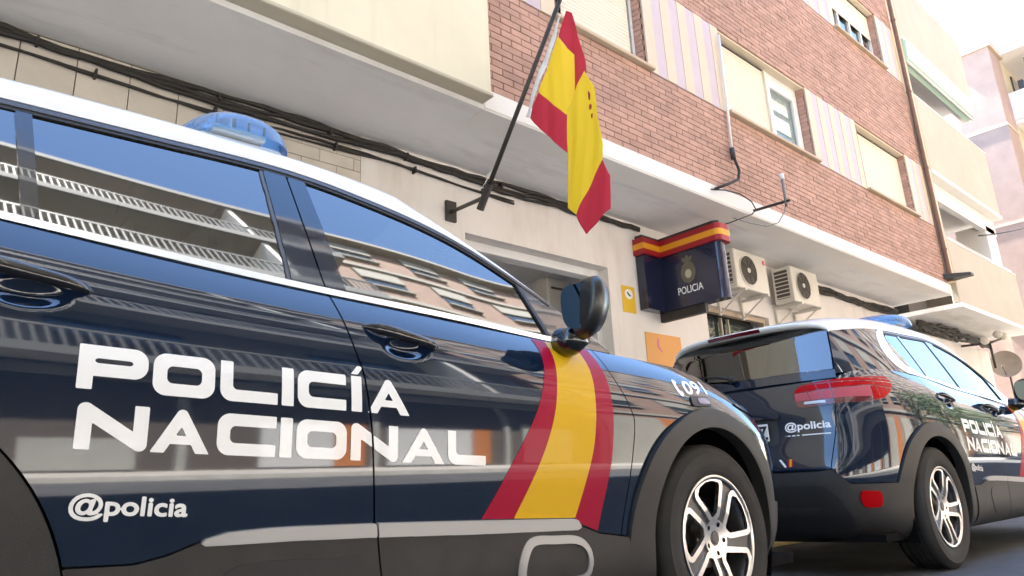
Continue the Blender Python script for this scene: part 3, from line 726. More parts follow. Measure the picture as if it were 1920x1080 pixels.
# police sign: an L in plan with rounded ends, band in the national colours on top
sg = empty('police_sign', (4.5, 3.5, 2.6), 'dark blue projecting sign with a red and yellow band and white lettering', 'sign')
def lsection(d, xw=4.20, r=.07):
    """outline in plan of the L shaped case, grown by d"""
    th = .17+d
    x0, xa = xw-d, 4.53-d; y1 = WY-.004; yo = 2.58-d
    pts = [(x0, y1), (x0, WY-.13-d), (xa, WY-.13-d)]
    pts += [(xa, yo+r)]
    pts += [(xa+r-r*math.cos(a), yo+r-r*math.sin(a)) for a in np.linspace(.2, math.pi/2, 6)]
    xb = xa+th+2*d
    pts += [(xb-r+r*math.sin(a), yo+r-r*math.cos(a)) for a in np.linspace(0, math.pi/2, 6)]
    pts += [(xb, y1)]
    return pts
def prism(pts, z0, z1):
    n = len(pts); return [(x, y, z0) for x, y in pts]+[(x, y, z1) for x, y in pts], [(i, (i+1) % n, n+(i+1) % n, n+i) for i in range(n)]+[tuple(range(n))[::-1], tuple(range(n, 2*n))]
def sp(pts, z0, z1, name, m): return rel(MB().add(*prism(pts, z0, z1)).build(name, m, sg), sg)
sp(lsection(0), 2.58, 3.27, 'sign_case', M['signblue'])
sp(lsection(.035), 3.265, 3.33, 'band_red', M['band_red']); sp(lsection(.037), 3.33, 3.405, 'band_yellow', M['band_yel']); sp(lsection(.035), 3.405, 3.475, 'band_red', M['band_red'])
sp(lsection(-.02), 3.47, 3.53, 'sign_cap', M['signdark'])
rel(MB().box((4.58, 2.9, 2.47), (4.64, 3.55, 2.58)).build('sign_bracket', M['iron'], sg), sg)
def plane_text(loops, x, name, m, parent, rot=0):
    YY, ZZ = np.meshgrid(np.linspace(loops[1][0], loops[1][1], 220), np.linspace(loops[1][2], loops[1][3], 90), indexing='ij')
    P = np.stack([np.full(YY.shape, x), YY, ZZ], -1); A, T = grid_patch(P, None, np.array([-1., 0, 0]))
    c, t = clip(A, T, sdf_loops(loops[0], -A[:, 1], A[:, 2])); return finish(name, c, t, m, parent, 0, 0)
lp = fit_loops('POLICIA', -3.215, -2.86, 2.735, 2.825, .008)
o = plane_text((lp, (2.84, 3.24, 2.72, 2.84)), 4.53-.0025, 'sign_lettering', M['decal_white'], sg); rel(o, sg)
em = MB(); cy_, cz_ = 3.045, 3.02
def oval(y0, z0, ry, rz, n=26, wob=0): return [(y0+ry*math.cos(a)*(1+wob*math.cos(8*a)), z0+rz*math.sin(a)*(1+wob*math.cos(8*a))) for a in np.linspace(0, 2*math.pi, n, endpoint=False)]
def disc(pts, x): n = len(pts); return [(x, y, z) for y, z in pts], [tuple(range(n))]
em.add(*disc(oval(cy_, cz_-.03, .105, .135, wob=.03), 4.5285)); em.add(*disc([(cy_-.06, cz_+.10), (cy_+.06, cz_+.10), (cy_+.075, cz_+.165), (cy_+.03, cz_+.15), (cy_, cz_+.19), (cy_-.03, cz_+.15), (cy_-.075, cz_+.165)], 4.5285))
rel(em.build('emblem', M['gold'], sg), sg)
rel(MB().add(*disc(oval(cy_, cz_-.05, .045, .055), 4.527)).build('emblem', M['tanband'], sg), sg)

# air conditioners
def make_ac(loc):
    ac = empty('air_conditioner', loc)
    MB().box((0, -.31, 0), (.83, 0, .55), bev=.012).build('casing', M['acwhite'], ac)
    rg = MB().lathe([(.222, -.319), (.215, -.326), (.205, -.319)], 'y', (.33, 0, .28), 40).build('fan_ring', M['acwhite'], ac, True)
    MB().lathe([(.001, -.313), (.212, -.313)], 'y', (.33, 0, .28), 40).build('fan_opening', M['acdark'], ac)
    for r in (.06, .10, .14, .18): MB().lathe([(r-.004, -.318), (r, -.321), (r+.004, -.318)], 'y', (.33, 0, .28), 36).build('grille_ring', M['iron'], ac, True)
    for a in range(8):
        an = a*math.pi/4+.2; MB().tube([(.33+.04*math.cos(an), -.319, .28+.04*math.sin(an)), (.33+.21*math.cos(an), -.319, .28+.21*math.sin(an))], .0035, 5).build('grille_bar', M['iron'], ac)
    MB().lathe([(.001, -.328), (.03, -.326), (.038, -.318)], 'y', (.33, 0, .28), 18).build('fan_hub', M['acwhite'], ac, True)
    MB().box((-.004, -.25, .07), (.001, -.04, .50)).build('side_opening', M['acdark'], ac)
    for k in range(7): MB().box((-.010, -.25, .08+.06*k), (-.003, -.04, .094+.06*k)).build('side_slat', M['acwhite'], ac)
    for x in (.12, .70): MB().box((x-.02, -.36, -.045), (x+.02, .09, -.005)).box((x-.018, .06, -.30), (x+.018, .09, -.045)).tube([(x, .07, -.27), (x, -.28, -.04)], .012, 6).build('bracket', M['acwhite'], ac)
    return ac
ac1 = make_ac((5.80, 3.46, 3.03)); tag(ac1, 'off white air conditioner with a red sticker, next to the police sign', 'air conditioner', 'air conditioners on the ground floor wall')
ac2 = copy_tree(ac1); ac2.location = (7.34, 3.46, 3.05); tag(ac2, 'off white air conditioner without a sticker, farther from the police sign', 'air conditioner', 'air conditioners on the ground floor wall')
o = MB().lathe([(.001, -.3115), (.038, -.3115)], 'y', (.755, 0, .46), 20).build('sticker', mat('red_sticker', (.60, .10, .15), .5), ac1)
# notices
n1 = empty('notice', (4.0, WY, 2.53), 'small yellow notice with a white patch on the wall beside the sign', 'notice')
rel(MB().box((3.875, WY-.006, 2.525), (4.12, WY, 2.855), bev=.003).build('board', M['notice'], n1), n1)
rel(MB().add([(4.0+.075*math.cos(a), WY-.0075, 2.755+.062*math.sin(a)) for a in np.linspace(0, 2*math.pi, 18, endpoint=False)], [tuple(range(18))]).build('print', M['decal_white'], n1), n1)
rel(MB().add([(4.0+x, WY-.009, 2.755+z) for x, z in ((-.035, .022), (-.015, .03), (.0, .01), (.035, -.012), (.03, -.03), (.0, -.02), (-.025, .0))], [tuple(range(7))]).build('print', M['ink'], n1), n1)
n2 = empty('notice', (4.6, WY, 2.0), 'wide orange notice on the wall below the police sign', 'notice')
rel(MB().box((4.24, WY-.008, 1.90), (4.95, WY, 2.325), bev=.003).build('board', M['orange'], n2), n2)
rel(MB().add([(4.50+x, WY-.0095, 2.17+z) for x, z in ((-.03, .10), (.0, .08), (-.01, .0), (.05, -.06), (.03, -.08), (-.045, -.02), (-.05, .04))], [tuple(range(7))]).build('print', mat('pink_print', (.62, .16, .22), .5), n2), n2)
# cables
def bundle(x0, x1, z, y, r, label, amp, name='cable_bundle', n=3, sag=0.0, step=.16):
    e = empty(name, (x0, y, z), label, 'cable')
    for k in range(n):
        pts = []
        for i in range(int((x1-x0)/step)+1):
            x = x0+i*step; pts.append((x, y-abs(rng.normal(0, amp))*.6, z+(k-(n-1)/2)*r*1.5+rng.normal(0, amp)+.02*math.sin(x*2.1+k)))
        rel(MB().tube(pts, [r*(1+.25*math.sin(p[0]*7+k*2)) for p in pts], 7).build('cable', M['cable'], e, True), e)
    x = x0+.4
    while x < x1:
        rel(MB().box((x-.008, y-.04, z-.026), (x+.008, y+.03, z+.034)).build('clip', M['iron'], e), e); x += .72+.5*rng.random()
    return e
bundle(-5, 4.30, 3.625, WY-.035, .020, 'thick dark cable bundle under the overhang, running behind the flagpole', .008, n=3)
bundle(-5, 2.2, 3.515, WY-.022, .011, 'thinner cable run just below the thick bundle, over the stone panels', .004, n=2)
bundle(8.25, 12.3, 3.56, WY-.035, .028, 'dark cable bundle under the overhang beyond the air conditioners', .008, n=3)
# conduit with its black tail, wall arm with a pipe
cd = empty('conduit', (5.0, 2.5, 4.2), 'white conduit running up the brick beside the second window, ending in a black cable', 'conduit')
rel(MB().tube([(5.06, 2.505, 6.22), (5.02, 2.50, 5.3), (4.955, 2.49, 4.50)], .017, 8).build('pipe', M['whitepipe'], cd, True), cd)
rel(MB().tube([(4.955, 2.49, 4.53), (4.955, 2.485, 4.38)], .032, 10).build('gland', M['iron'], cd, True), cd)
rel(MB().tube([(4.955, 2.48, 4.40), (4.97, 2.46, 4.30), (4.985, 2.45, 4.22), (4.92, 2.44, 4.08), (4.70, 2.44, 3.97), (4.40, 2.46, 3.83)], .018, 8).build('cable', M['cable'], cd, True), cd)
rel(MB().tube([(4.31, 2.46, 3.80), (4.60, 2.45, 3.86), (4.89, 2.43, 3.88), (5.12, 2.42, 3.83), (5.20, 2.42, 3.74), (5.12, 2.44, 3.67), (4.85, 2.6, 3.55), (4.63, 2.75, 3.48)], .008, 6).build('cable', M['cable'], cd, True), cd)
wa = empty('pipe_arm', (5.31, 2.5, 3.78), 'short black arm with an upright grey pipe on the white slab edge', 'bracket')
rel(MB().tube([(5.31, 2.52, 3.785), (5.31, 2.03, 3.76)], .018, 6).build('arm', M['iron'], wa), wa)
rel(MB().tube([(5.31, 2.085, 3.70), (5.31, 2.085, 4.06)], .018, 8).build('pipe', M['greycable'], wa, True), wa)
rel(MB().tube([(5.31, 2.085, 4.05), (5.31, 2.085, 4.12)], .030, 8).build('pipe_cap', M['whitepipe'], wa, True), wa)
rel(MB().tube([(4.86, 2.55, 3.60), (4.98, 2.38, 3.50), (5.15, 2.28, 3.47), (5.28, 2.20, 3.52), (5.31, 2.12, 3.64), (5.31, 2.09, 3.74)], .006, 6).build('cable', M['greycable'], wa, True), wa)
bk = empty('wall_bracket', (12.25, 2.5, 4.04), 'dark wedge shaped bracket at the foot of the downpipe', 'bracket')
V, F = prism([(12.05, 2.56), (12.45, 2.56), (12.36, 2.12), (12.20, 2.12)], 4.0, 4.05); V = [(x, y, z+(.05 if y > 2.5 and z > 4.02 else 0)) for x, y, z in V]
rel(MB().add(V, F).build('bracket_plate', M['iron'], bk), bk)

# ---- next building: cream balconies
nb = empty('balcony_block', (14.7, 5, 0), 'cream apartment block with deep solid balconies, beyond the brown downpipe', 'building')
def np_(mb, name, m): return rel(mb.build(name, m, nb), nb)
NX0, NX1 = 12.46, 16.95
np_(MB().box((NX0, 4.4, .1), (NX1, 12, 11.0)), 'wall', M['cream3'])
np_(MB().box((NX0-.02, 3.35, .1), (NX1, 4.4, 3.2)), 'ground_floor_wall', M['wallwhite'])
for k, (zb, zt) in enumerate(((3.55, 4.85), (6.30, 7.98), (9.38, 11.10))):
    np_(MB().box((NX0, 2.46, zb+.04), (NX1, 2.58, zt), bev=.01), 'balcony_front', M['cream3'])
    np_(MB().box((NX1-.12, 2.585, zb+.04), (NX1, 4.4, zt)), 'balcony_side', M['cream3'])
    np_(MB().box((NX0, 2.44, zb-.05), (NX1+.02, 4.4, zb+.035)), 'balcony_slab', M['soffit'] if k == 0 else M['white_render'])
    np_(MB().box((NX0, 2.45, zt), (NX1+.01, 2.60, zt+.035), bev=.008), 'balcony_coping', M['soffit'])
    if k: np_(MB().box((NX0, 2.62, zb-.45), (NX1-.05, 2.74, zb-.055)), 'balcony_beam', M['white_render'])
    np_(MB().box((NX0+1.2, 4.33, zb+.06), (NX0+2.9, 4.395, zb+2.2)), 'balcony_door', M['pane'])
    np_(MB().tube([(NX0, 2.52, zt+.12), (NX1, 2.52, zt+.12)], .014, 6), 'hand_rail', M['soffit'])
aw = MB(); aw.add(*prism([(2.40, 9.30), (2.62, 9.30), (2.60, 8.80), (2.42, 8.86)], NX0+.03, NX1-.35)); aw.V = [(z, x, y) for x, y, z in aw.V]
ao = empty('awning', (14.6, 2.5, 8.8), 'pale green rolled awning under the upper cream balcony', 'awning'); rel(aw.build('awning_cloth', M['green'], ao), ao)
rel(MB().tube([(NX0+.03, 2.46, 8.80), (NX1-.35, 2.46, 8.80)], .028, 8).build('front_bar', M['soffit'], ao, True), ao)
ac3 = copy_tree(ac1); ac3.location = (15.3, 3.75, 5.05); tag(ac3, 'old air conditioner standing on the lower cream balcony', 'air conditioner', 'air conditioners on the cream balcony')
for ch in list(ac3.children):
    if ch.name.startswith('sticker'): bpy.data.objects.remove(ch)
bx = empty('storage_cabinet', (16.5, 2.9, 5.2), 'white slatted cabinet standing at the end of the lower cream balcony', 'cabinet')
rel(MB().box((16.1, 2.62, 4.86), (16.8, 3.25, 6.0), bev=.02).build('cabinet_body', M['white_render'], bx), bx)
for k in range(5): rel(MB().box((16.085, 2.70+.10*k, 4.98), (16.098, 2.77+.10*k, 5.25)).build('cabinet_slat', M['soffit'], bx), bx)
# wires, dish and clutter under the balconies
wr = empty('overhead_cable', (14.5, 2.4, 5.3), 'dark cable stretched out from the cream balcony over the street', 'cable')
rel(MB().tube([(14.46+.1*i*4.2, 2.4-.001*i, 5.31+.108*i-.004*i*(10-i)*.3) for i in range(11)], .016, 6).build('cable', M['cable'], wr, True), wr)
bundle(12.5, 16.9, 3.33, 3.28, .034, 'tangle of dark cables under the lowest cream balcony', .02, n=4)
ds = empty('satellite_dish', (17.9, 3.3, 2.95), 'round brown grey satellite dish on the wall under the balcony', 'satellite dish')
V = []; F = []; n = 28
for i in range(6):
    r = .33*i/5
    for k in range(n): a = 2*math.pi*k/n; V.append((-.10+.10*(r/.33)**2*-1+.1, r*math.cos(a), r*math.sin(a)))
F = [(i*n+k, i*n+(k+1) % n, (i+1)*n+(k+1) % n, (i+1)*n+k) for i in range(5) for k in range(n)]
o = mesh('dish', V, F, mat('dish_paint', (.30, .255, .21), .6, noise=.15), ds, True); o.rotation_euler = (0, .12, .35)
MB().tube([(0.04, 0, 0), (.25, .02, 0), (.25, .02, -.9)], .022, 8).build('mast', M['iron'], ds, True)
MB().tube([(-.04, 0, -.30), (-.34, 0, -.05)], .010, 6).build('feed_arm', M['iron'], ds)
fl2 = empty('floodlights', (15.2, 2.9, 3.2), 'cluster of small lamps on a dark arm under the cream balcony', 'lamp')
rel(MB().tube([(14.9, 3.3, 3.12), (15.25, 2.85, 3.15), (15.9, 2.75, 3.30)], .025, 8).tube([(15.25, 2.85, 3.15), (15.25, 2.85, 2.6)], .025, 8).build('arm', M['iron'], fl2, True), fl2)
for x, y, z in ((15.0, 2.85, 3.17), (15.5, 2.72, 3.33), (15.85, 2.72, 3.33)):
    rel(MB().lathe([(.001, -.10), (.085, -.10), (.09, -.06), (.05, .06), (.001, .08)], 'x', (x, y, z), 16).build('lamp_head', M['acwhite'], fl2, True), fl2)
# ---- far building: pink brick pier, white balconies, white attic
fb = empty('pink_brick_block', (24, 5, 0), 'pale pink brick apartment block at the end of the street', 'building')
def fp(mb, name, m): return rel(mb.build(name, m, fb), fb)
fp(MB().box((22.0, 2.78, .1), (23.2, 4.0, 13.35)), 'pier', M['pinkbrick'])
for z in (4.2, 7.5, 10.6): fp(MB().box((21.985, 2.76, z), (23.2, 4.02, z+.08)), 'pier_band', M['tanband'])
fp(MB().box((21.95, 2.70, 13.35), (23.3, 4.1, 13.6)), 'pier_cap', M['sill'])
fp(MB().box((22.3, 4.0, .1), (34, 14, 13.2)), 'wall', M['pinkbrick'])
fp(MB().box((22.9, 2.6, 13.75), (27, 9, 15.35)), 'attic', M['white_render'])
fp(MB().box((23.25, 2.79, .1), (36, 4.0, 13.4)), 'recess_wall', mat('ochre_recess', (.52, .47, .34), .8, noise=.05))
for k, zt in enumerate((12.1, 9.0, 5.9)):
    fp(MB().box((23.30, 1.25, zt-.95), (36, 1.37, zt)), 'balcony_front', M['white_render'])
    fp(MB().box((23.22, 1.25, zt-.95), (23.295, 2.785, zt)), 'balcony_side', M['white_render'])
    fp(MB().box((23.24, 1.30, zt-1.10), (36, 2.785, zt-.955)), 'balcony_slab', M['white_render'])
    for x in (24.2, 27.5, 30.5): fp(MB().box((x, 2.74, zt-.9), (x+1.2, 2.785, zt+1.0)), 'balcony_door', M['pane'])
    fp(MB().box((23.40, 1.6, zt+.01), (23.45, 2.2, zt+1.1)), 'blind', M['rail'])
    fp(MB().box((23.40, 2.35, zt+.01), (23.6, 2.5, zt+.40)), 'balcony_pot', M['iron'])
fp(MB().box((23.0, 1.1, 13.4), (36, 2.95, 13.74)), 'roof_slab', M['white_render'])

# ---- across the street (seen in the cars' glass and paint)
ob = empty('balcony_apartments', (-3, -9, 0), 'grey apartment block with white balcony railings, mirrored in the near car windows', 'building')
def op(mb, name, m): return rel(mb.build(name, m, ob), ob)
OX0, OX1, OY = -26, 6.6, -6.9
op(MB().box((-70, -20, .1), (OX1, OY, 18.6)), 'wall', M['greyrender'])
rb_ = None
for k in range(6):
    zb = 3.4+3.02*k
    op(MB().box((OX0, OY, zb), (OX1, OY+1.15, zb+.24)), 'balcony_slab', M['greyrender'])
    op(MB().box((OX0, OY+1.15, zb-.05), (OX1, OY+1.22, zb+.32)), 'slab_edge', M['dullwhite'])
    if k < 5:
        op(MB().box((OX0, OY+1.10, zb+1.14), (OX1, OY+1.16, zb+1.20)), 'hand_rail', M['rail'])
        rl = MB(); x = OX0
        while x < OX1: rl.box((x, OY+1.115, zb+.24), (x+.035, OY+1.145, zb+1.14)); x += .15
        o = op(rl, 'balusters', M['rail']); o['kind'] = 'stuff'
        for x in np.arange(OX0+1, OX1-2, 3.4):
            op(MB().box((x, OY+.004, zb+.26), (x+1.7, OY+.03, zb+2.4)), 'balcony_window', M['pane'])
        for x in np.arange(OX0+3.2, OX1, 6.8): op(MB().box((x, OY, zb+.24), (x+.12, OY+1.10, zb+2.95)), 'dividing_wall', M['white_render'])
op(MB().box((OX0, OY, .13), (OX1, OY+.04, 2.75)), 'shop_front', M['dkroom'])
for x0, x1, zt, mm in ((-6.2, -4.4, 1.2, 'whitepanel'), (-1.6, -.4, 1.0, 'greyrender'), (.9, 1.85, 1.35, 'whitepanel'), (1.86, 2.3, 1.35, 'orangepanel'), (2.65, 4.15, 1.3, 'whitepanel'), (4.17, 4.5, 1.3, 'orangepanel'), (5.2, 6.3, 1.6, 'greyrender')):
    op(MB().box((x0, OY+.05, .2), (x1, OY+.10, zt)), 'shop_panel', M[mm])
for x in np.arange(-24, 6, 2.4): op(MB().box((x, OY+.05, .13), (x+.10, OY+.12, 2.7)), 'shop_mullion', M['greyrender'])
op(MB().box((OX0, OY, 2.75), (OX1, OY+.10, 3.2)), 'fascia', M['greyrender'])
pb = empty('brick_apartments', (14, -9, 0), 'pinkish brick apartment block across the street, mirrored in the front door glass', 'building')
def pp_(mb, name, m): return rel(mb.build(name, m, pb), pb)
PX0, PX1 = 6.8, 46
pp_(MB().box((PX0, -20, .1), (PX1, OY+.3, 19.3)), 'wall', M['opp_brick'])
for k in range(6):
    zb = 3.3+2.72*k
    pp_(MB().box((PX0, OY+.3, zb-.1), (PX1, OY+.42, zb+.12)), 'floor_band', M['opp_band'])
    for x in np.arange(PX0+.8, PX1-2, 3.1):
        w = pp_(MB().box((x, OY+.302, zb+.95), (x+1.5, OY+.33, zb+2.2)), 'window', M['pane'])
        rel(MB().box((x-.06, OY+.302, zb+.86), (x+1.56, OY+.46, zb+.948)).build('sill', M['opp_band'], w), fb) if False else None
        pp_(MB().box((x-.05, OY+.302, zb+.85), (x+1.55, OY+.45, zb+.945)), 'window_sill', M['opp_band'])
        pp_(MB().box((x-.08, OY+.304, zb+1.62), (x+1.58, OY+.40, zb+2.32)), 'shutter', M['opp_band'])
pp_(MB().box((PX0, OY-.2, 19.3), (PX1, OY+.75, 19.55)), 'roof_slab', M['opp_band'])
for i, x in enumerate(np.arange(PX0+.2, PX1-3, 3.6)):
    pp_(MB().box((x, OY+.302, .13), (x+2.0, OY+.35, 2.8)), 'shop_panel', M['opp_band'])
    pp_(MB().box((x+2.0, OY+.302, .13), (x+2.9, OY+.36, 2.8)), 'shop_panel', M['orangepanel'] if i % 2 == 0 else M['dkroom'])
def tree(x, y, h, r, label):
    t = empty('street_tree', (x, y, 0), label, 'tree', 'street trees across the road')
    rr = np.random.default_rng(int(x*10)+99)
    tb = MB().tube([(0, 0, 0), (.03, .02, h*.25), (-.04, .05, h*.5), (.02, 0, h*.75)], [.16, .13, .10, .05], 9)
    for k in range(7):
        a = k*2.4; tb.tube([(0, .03, h*(.38+.04*k)), (r*.4*math.cos(a), r*.4*math.sin(a), h*(.55+.04*k)), (r*.75*math.cos(a), r*.75*math.sin(a), h*(.66+.035*k))], [.07, .045, .02], 6)
    tb.build('trunk', M['bark'], t, True)
    cl = rr.normal(0, 1, (42, 3)); cl /= np.linalg.norm(cl, axis=1)[:, None]; cl *= rr.uniform(.35, 1, (42, 1))**.5; cl = cl*[r, r, h*.34]+[0, 0, h*.66]
    n = 5200; c = cl[rr.integers(0, 42, n)]+rr.normal(0, 1, (n, 3))*r*.20
    a = rr.normal(0, 1, (n, 3)); a /= np.linalg.norm(a, axis=1)[:, None]; b = np.cross(a, rr.normal(0, 1, (n, 3))); b /= np.linalg.norm(b, axis=1)[:, None]
    s = rr.uniform(.05, .10, (n, 1)); V = np.stack([c-a*s, c+b*s*.5, c+a*s, c-b*s*.5], 1).reshape(-1, 3)
    me = bpy.data.meshes.new('crown'); me.from_pydata(V.tolist(), [], (np.arange(n*4).reshape(n, 4)).tolist()); me.materials.append(M['leaf']); link('crown', me, t)
tree(14, -5.9, 6.0, 1.9, 'leafy green tree across the road, first of the row mirrored in the far car')
tree(19.5, -5.8, 6.6, 2.1, 'leafy green tree across the road, second of the row mirrored in the far car')
tree(25, -5.9, 6.2, 2.0, 'leafy green tree across the road, farthest of the row mirrored in the far car')
tree(-8.5, -5.9, 6.0, 1.8, 'leafy green tree across the road behind the near car')
# ------------------------------------------------------------------ the police car (front axle at x=0, right side at y=-0.92)
def build_wheel(parent, x, side):
    w = empty('wheel', (x, side*.792, .355)); w.parent = parent
    if side > 0: w.rotation_euler = (0, 0, math.pi)
    prof = [(.222, -.084), (.236, -.100), (.246, -.103), (.252, -.108), (.258, -.108), (.264, -.1105), (.290, -.1135), (.312, -.1125), (.322, -.1135), (.328, -.108), (.343, -.099), (.352, -.089),
            (.3568, -.076), (.357, -.058), (.350, -.056), (.350, -.048), (.3575, -.046), (.3580, -.020), (.350, -.018), (.350, -.008), (.3580, -.006), (.3580, .006), (.350, .008), (.350, .018), (.3580, .020), (.3575, .046), (.350, .048), (.350, .056), (.357, .058),
            (.3568, .076), (.352, .089), (.343, .099), (.325, .110), (.290, .1135), (.258, .108), (.236, .100), (.222, .084)]
    t = MB().lathe(prof, n=96).build('tyre', M['rubber'], w); auto_smooth(t, 40)
    # wheel face: polar grid cut into bright loops, dark pockets and open windows
    R = np.linspace(.028, .237, 84); TH = np.linspace(0, 2*np.pi, 421)
    RR, TT = np.meshgrid(R, TH, indexing='ij'); X, Z = RR*np.sin(TT), RR*np.cos(TT)
    Y = np.interp(RR, [0, .028, .05, .07, .12, .19, .222, .230, .237], [-.080, -.080, -.083, -.087, -.096, -.100, -.101, -.108, -.106])
    P = np.stack([X, Y, Z], -1); A, T = grid_patch(P, RR[..., None], np.array([0, -1., 0]))
    ax, az, ar = A[:, 0], A[:, 2], A[:, 6]
    win = np.full(len(A), 1e3)
    for k in range(5):
        a0 = math.radians(72*k-7)
        pts = [(r*math.sin(a0+math.radians(d)), r*math.cos(a0+math.radians(d))) for r, d in ((.093, 1), (.100, 9), (.198, 15.5), (.202, 6), (.203, -6), (.199, -18), (.190, -22))]
        win = np.minimum(win, sdf_loops([pts], ax, az)-.0135)
    lug = np.full(len(A), 1e3)
    for k in range(5):
        a0 = math.radians(72*k+29); lug = np.minimum(lug, np.hypot(ax-.055*math.sin(a0), az-.055*math.cos(a0))-.0095)
    bright = np.minimum(np.minimum(win-.0205, ar-.072), .2235-ar)
    f = np.maximum(np.maximum(bright, -win), -lug)
    CA, CT = clip(A, T, f); finish('rim', CA, CT, M['alloy'], w, 0, .016)
    f = np.maximum(np.maximum(-bright-.001, -win), ar-.226)
    CA, CT = clip(A, T, f); finish('rim_pocket', CA, CT, M['alloy_dark'], w, -.009, .014)
    MB().lathe([(.236, -.098), (.228, -.090), (.214, -.060), (.205, .02), (.205, .10)], n=64).build('rim_barrel', M['alloy_dark'], w, True)
    d = MB(); d.lathe([(.001, .0), (.06, -.03), (.085, -.028), (.086, .0), (.160, .0), (.160, .022), (.08, .022)], n=48)
    auto_smooth(d.build('brake_disc', M['steel'], w), 40)
    c = MB().lathe([(.0005, -.0835), (.018, -.0835), (.022, -.081), (.027, -.0815), (.0295, -.077), (.030, -.07)], n=32).build('hub_cap', M['alloy_dark'], w); auto_smooth(c, 30)
    l = MB()
    for k in range(5):
        a0 = math.radians(72*k+29); l.lathe([(.0005, -.066), (.0085, -.066), (.0105, -.06)], c=(.055*math.sin(a0), 0, .055*math.cos(a0)), n=12)
    l.lathe([(.15, -.05), (.15, .06), (.001, .06)], n=32)
    l.build('wheel_bolts', M['clad_dark'], w, True)
    return w

def build_car():
    car = empty('police_car', (0, 0, 0))
    pm = paint_mask(lx, lz, lu); g = GAPW
    xB, xF, xR = gapB(lz), gapF(lz), gapR(lz)
    navy = M['navy']
    fd = cut('front_door', navy, car, np.maximum.reduce([pm, xB+g-lx, lx-xF+g]), skirt=.02)
    rd = cut('rear_door', navy, car, np.maximum.reduce([pm, xR+g-lx, lx-xB+g, np.where(lx < -2.0, -arch(lx, lz, .490, -2.73), -1)]), skirt=.02)
    fe = cut('front_wing', navy, car, np.maximum.reduce([pm, xF+g-lx, lx-.52]), skirt=.02)
    cut('rear_quarter_panel', navy, car, np.maximum.reduce([pm, lx-xR+g, lu-gate_u(lz)+g]), skirt=.02)
    gate = cut('tailgate', navy, car, np.maximum.reduce([pm, gate_u(lz)+g-lu, .60-lz]), sides='both', skirt=.02)[0]
    bump = cut('front_bumper', navy, car, np.maximum.reduce([pm, .523-lx, np.where(lu < .55, lz-.72, -1)]), sides='both', skirt=.02)[0]
    cut('grille', M['clad_dark'], bump, np.maximum.reduce([lu-.56, .50-lz, lz-.72]), sides='both', off=-.012, skirt=0)
    cut('headlight', M['gloss_black'], bump, np.maximum.reduce([poly([(.30, .80), (.62, .80), (1.05, .86), (1.10, .885), (.62, .86), (.30, .845)])(lu, lz)]), off=.006, skirt=.01)
    # black shell just under the skin, so that the gaps look into darkness
    sh = np.maximum.reduce([-arch(lx, lz, .44, 0, 0), -arch(lx, lz, .44, -2.73, 0), .20-lz])
    cut('inner_shell', M['black'], car, sh, sides='both', off=-.021, skirt=0)
    # grey plastic round the arches, sills and bumpers
    def flare_off(r0, r1, xc):
        return lambda C: .004+.022*np.clip((r1+.06-np.hypot(C[:, 0]-xc, C[:, 2]-.36))/.09, 0, 1)**.6*np.clip(1.25-(np.clip(r0+.02-np.hypot(C[:, 0]-xc, C[:, 2]-.36), 0, .02)/.02)*.45, 0, 1)
    for xc in (0, -2.73):
        f = np.maximum.reduce([arch(lx, lz, .484, xc), -arch(lx, lz, .413, xc, 0), .21-lz, np.abs(lx-xc)-.62])
        cut('wheel_arch_trim', M['clad'], car, f, off=flare_off(.413, .484, xc), skirt=.055)
    sillf = np.maximum.reduce([lz-clad_top(lx)+.004, -arch(lx, lz, .488, 0), -arch(lx, lz, .488, -2.73), -2.6-lx, lx+.1, .205-lz])
    so_ = lambda C: .003+.010*np.clip((clad_top(C[:, 0])-C[:, 2])/.02, 0, 1)-.006*np.clip((.30-C[:, 2])/.1, 0, 1)
    cut('sill_cladding', M['clad'], rd if False else (rd[0], rd[1]), np.maximum.reduce([sillf, lx-xB+g, -2.3-lx]), off=so_, skirt=.03)
    cut('sill_cladding', M['clad'], (fd[0], fd[1]), np.maximum.reduce([sillf, xB+g-lx]), off=so_, skirt=.03)
    strip = np.array([(-1.945, .491), (-1.935, .500), (-1.89, .511), (-1.80, .5135), (-1.74, .513), (-1.5, .506), (-1.19, .493), (-.80, .475), (-.787, .470), (-.772, .452), (-.776, .444), (-.79, .440), (-1.19, .456), (-1.53, .473), (-1.74, .481), (-1.90, .4845), (-1.935, .486)])
    fs = sdf_loops([strip], lx, lz)
    tr_off = lambda C: .012+.006*np.clip(-sdf_loops([strip], C[:, 0], C[:, 2])/.003, 0, 1)
    cut('trim_strip', M['silver'], (rd[0], rd[1]), np.maximum(fs, lx-xB+g), off=tr_off, skirt=.014)
    cut('trim_strip', M['silver'], (fd[0], fd[1]), np.maximum(fs, xB+g-lx), off=tr_off, skirt=.014)
    # side bump capsule with its pale frame
    cap_o = smooth_loop([(-1.045, .335), (-1.03, .395), (-.995, .432), (-.90, .432), (-.80, .424), (-.745, .392), (-.728, .34), (-.745, .300), (-.80, .285), (-.98, .290), (-1.03, .30)], 5)
    XA, XT = low_patch(1.95, 2.65, 0.06, .34, .005, .005)
    fo = sdf_loops([cap_o], XA[:, 0], XA[:, 2])
    co_off = lambda C: .016+.009*np.clip(-sdf_loops([cap_o], C[:, 0], C[:, 2])/.005, 0, 1)
    cut('bump_frame', M['silver'], (fd[0], fd[1]), np.maximum(fo, -fo-.024), XA, XT, off=co_off, skirt=.02)
    cut('side_bump', M['clad'], (fd[0], fd[1]), fo+.022, XA, XT, off=.019, skirt=.01)
    rec = smooth_loop([(-1.86, .44), (-1.62, .435), (-1.555, .425), (-1.55, .30), (-1.60, .27), (-1.80, .27), (-1.87, .31), (-1.90, .40)], 5)
